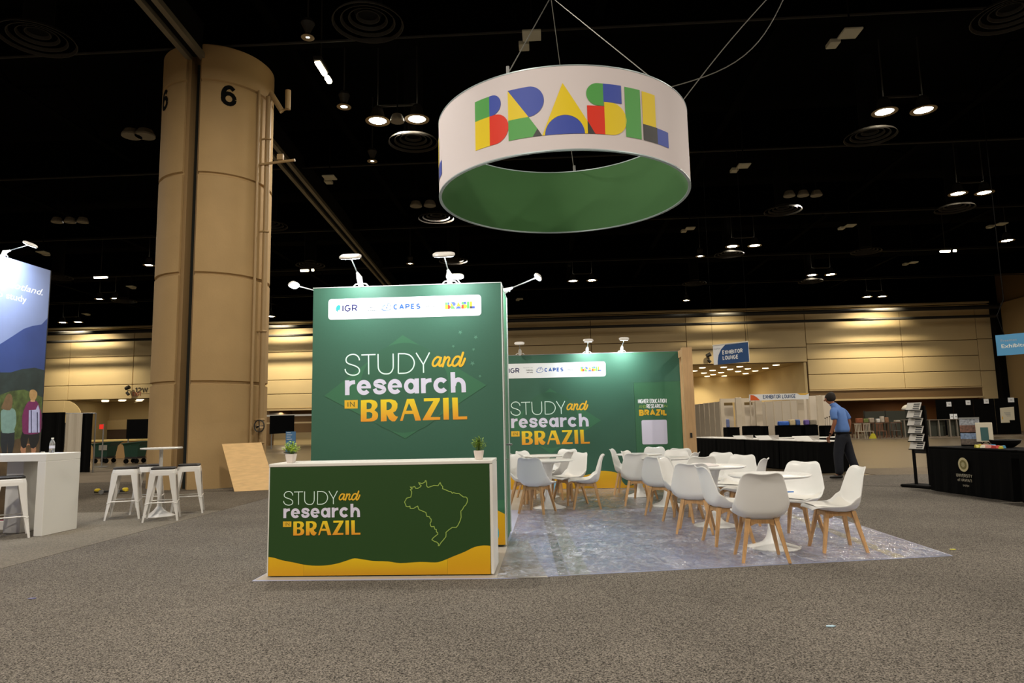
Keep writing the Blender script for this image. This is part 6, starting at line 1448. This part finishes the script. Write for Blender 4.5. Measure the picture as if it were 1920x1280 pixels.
# small litter on the carpet
for px, py, c, lab in ((1557, 1174, (150, 180, 196), 'small pale blue scrap lying on the near carpet'), (1786, 1030, (206, 200, 60), 'tiny yellow scrap on the carpet right of the plastic sheet'), (60, 1122, (90, 90, 130), 'tiny dark blue scrap on the near carpet at the left')):
    q = at_z(px, py, 0.008); o = obj('paper_scrap', MB().prism([(-.03, -.01, 0), (.01, -.018, 0), (.035, .0, 0), (.02, .02, 0), (-.02, .015, 0)], (0, 0, 0.004)), mat('scrap_%d' % px, c, 0.4)); o.location = (q.x, q.y, 0.0085); tag(o, lab, 'litter')

# ================================================================== the walking man
def skin_mesh(chains, levels=2):
    """chains: lists of (x, y, z, radius[, radius2]); the first point of a later chain may name a point of an earlier one with ('@', chain, index)"""
    vs = []; es = []; rad = []; idx = []
    for ch in chains:
        ids = []
        for p in ch:
            if p[0] == '@': ids.append(idx[p[1]][p[2]])
            else:
                vs.append(p[:3]); rad.append((p[3], p[4] if len(p) > 4 else p[3])); ids.append(len(vs) - 1)
        es += [(ids[i], ids[i + 1]) for i in range(len(ids) - 1)]; idx.append(ids)
    me = bpy.data.meshes.new('s'); me.from_pydata(vs, es, []); o = bpy.data.objects.new('s', me); COL.objects.link(o)
    sk = o.modifiers.new('skin', 'SKIN'); sk.use_smooth_shade = True; sk.branch_smoothing = 0.4
    if not me.skin_vertices: bpy.context.view_layer.objects.active = o; me.attributes.new('skin', 'FLOAT', 'POINT') if False else None
    for i, r in enumerate(rad):
        me.skin_vertices[0].data[i].radius = r; me.skin_vertices[0].data[i].use_root = (i == 0)
    sb = o.modifiers.new('sub', 'SUBSURF'); sb.levels = levels; sb.render_levels = levels
    dg = bpy.context.evaluated_depsgraph_get(); out = bpy.data.meshes.new_from_object(o.evaluated_get(dg)); bpy.data.objects.remove(o)
    return out
def put(name, me, m, parent):
    me.materials.clear(); me.materials.append(m); me.polygons.foreach_set('use_smooth', [True] * len(me.polygons)); me.name = name
    return obj(name, me, m, parent)
man = thing('person', 'man in a light blue polo shirt and dark trousers walking away with his head bowed', 'person', (6.32, 15.25, 0.008), 0.72)
# local axes: y is his walking direction, x his right
M_SKIN = mat('skin', (150, 96, 68), 0.55); M_SHIRT = mat('shirt_blue', (92, 130, 196), 0.8, var=0.06, vscale=9, bump=0.3, bscale=9); M_TROUS = mat('trouser_navy', (14, 18, 30), 0.85, var=0.1, vscale=8, bump=0.3, bscale=8); M_HAIR = mat('hair_dark', (34, 26, 20), 0.8, bump=0.6, bscale=50); M_SHOE = mat('shoe_black', (18, 17, 17), 0.4)
body = [[(0, 0, 1.00, .09, .08), (0, .01, 1.18, .10, .08), (0, .05, 1.38, .11, .08), (0, .10, 1.53, .06, .05), (0, .17, 1.60, .055), (-.005, .225, 1.665, .07), (-.01, .26, 1.72, .088, .098), (-.01, .255, 1.78, .078)]]
for sx, arm in ((-1, [(.115, .07, 1.46, .035), (.225, .05, 1.42, .045), (.275, .02, 1.22, .045), (.295, .10, 1.00, .036), (.292, .15, .92, .026)]),
                (1, [(.115, .07, 1.46, .035), (.225, .05, 1.42, .045), (.285, -.02, 1.22, .045), (.275, .02, .99, .036), (.27, .05, .91, .026)])):
    body.append([('@', 0, 3)] + [(sx * a, b, c, r) for a, b, c, r in arm])
for sx, leg in ((-1, [(.09, .02, .90, .06), (.12, .08, .52, .05), (.12, .09, .12, .042), (.125, .15, .05, .035)]), (1, [(.09, .0, .90, .06), (.12, -.06, .52, .05), (.13, -.19, .15, .042), (.13, -.17, .06, .03)])):
    body.append([('@', 0, 0)] + [(sx * a, b, c, r) for a, b, c, r in leg])
bm_ = skin_mesh(body, 2); pb_o = put('body', bm_, M_SKIN, man)
# hands: palm and five fingers each, joined into the body mesh
import bmesh
def hand(cx, cy, cz, sx):
    ms = [skin_mesh([[(cx, cy, cz, .024, .017), (cx - sx * .005, cy + .02, cz - .04, .034, .016), (cx - sx * .008, cy + .035, cz - .085, .033, .014)]], 1)]
    for k, (o, L) in enumerate(((-.028, .070), (-.010, .080), (.009, .075), (.027, .060))):
        x, y, z = cx - sx * .008, cy + .035 + 0.0, cz - .075
        ms.append(skin_mesh([[(x, y + o, z, .009), (x - sx * .006, y + o + .012, z - L * .45, .0085), (x - sx * .022, y + o + .012, z - L * .8, .0078), (x - sx * .036, y + o + .006, z - L, .0068)]], 1))
    ms.append(skin_mesh([[(cx - sx * .004, cy + .04, cz - .025, .012), (cx - sx * .012, cy + .072, cz - .05, .0105), (cx - sx * .02, cy + .085, cz - .085, .009)]], 1)); return ms
ext = hand(-.292, .15, .925, -1) + hand(.27, .05, .915, 1)
bmm = bmesh.new(); bmm.from_mesh(pb_o.data)
for me in ext: bmm.from_mesh(me)
# nose and ears
for q, r in (((-.012, .35, 1.69), (.012, .018, .02)), ((-.108, .27, 1.715), (.012, .02, .032)), ((.09, .27, 1.715), (.012, .02, .032))):
    bmesh.ops.create_icosphere(bmm, subdivisions=2, radius=1, matrix=Matrix.Translation(q) @ Matrix.Diagonal((r[0], r[1], r[2], 1)))
for f in bmm.faces: f.smooth = True
bmm.to_mesh(pb_o.data); bmm.free()
shirt = [[(0, 0, .95, .215, .15), (0, .01, 1.10, .205, .145), (0, .03, 1.25, .21, .145), (0, .06, 1.40, .22, .145), (0, .10, 1.50, .155, .11), (0, .145, 1.565, .092, .085), (0, .175, 1.60, .074, .07)],
         [('@', 0, 3), (-.15, .08, 1.47, .09), (-.235, .06, 1.43, .084), (-.268, .035, 1.30, .078), (-.273, .03, 1.26, .076)], [('@', 0, 3), (.15, .08, 1.47, .09), (.235, .06, 1.43, .084), (.272, .01, 1.30, .078), (.28, .0, 1.26, .076)]]
put('polo_shirt', skin_mesh(shirt, 2), M_SHIRT, man)
col_ = MB().lathe([(.066, 0), (.072, .012), (.068, .035), (.060, .035)], n=20, cap0=False, cap1=False); c_o = obj('collar', col_, M_SHIRT, man, smooth=True); c_o.location = (0, .165, 1.585); c_o.rotation_euler = (-0.35, 0, 0)
tr_ = [[(0, 0, 1.02, .18, .13), (0, .0, .90, .19, .14)], [('@', 0, 1), (-.10, .03, .82, .125), (-.12, .08, .52, .105), (-.125, .08, .28, .092), (-.125, .085, .085, .085)], [('@', 0, 1), (.10, .0, .82, .125), (.125, -.05, .52, .105), (.13, -.13, .28, .09), (.135, -.20, .12, .084)]]
put('trousers', skin_mesh(tr_, 2), M_TROUS, man)
obj('belt', MB().lathe([(.168, 0), (.17, .035), (.165, .035)], n=28, cap0=False, cap1=False), M_BLACK, man, smooth=True).location = (0, 0, .965)
hairc = [[(-.005, .175, 1.66, .07), (-.01, .19, 1.715, .118, .11), (-.01, .22, 1.785, .132, .128), (-.01, .27, 1.835, .105)]]
put('hair', skin_mesh(hairc, 2), M_HAIR, man)
for sx, ch in ((-1, [[(-.12, .01, .06, .05), (-.12, .10, .055, .055, .048), (-.125, .21, .042, .052, .038), (-.13, .30, .032, .042, .026)]]), (1, [[(.135, -.26, .10, .05), (.135, -.18, .075, .055), (.135, -.09, .05, .054, .042), (.135, .0, .034, .044, .028)]])):
    put('shoe', skin_mesh(ch, 2), M_SHOE, man)
obj('watch', MB().lathe([(.033, 0), (.036, .008), (.036, .022), (.033, .03)], n=16, cap0=False, cap1=False), M_BLACK, man, smooth=True).location = (-.294, .125, .955)
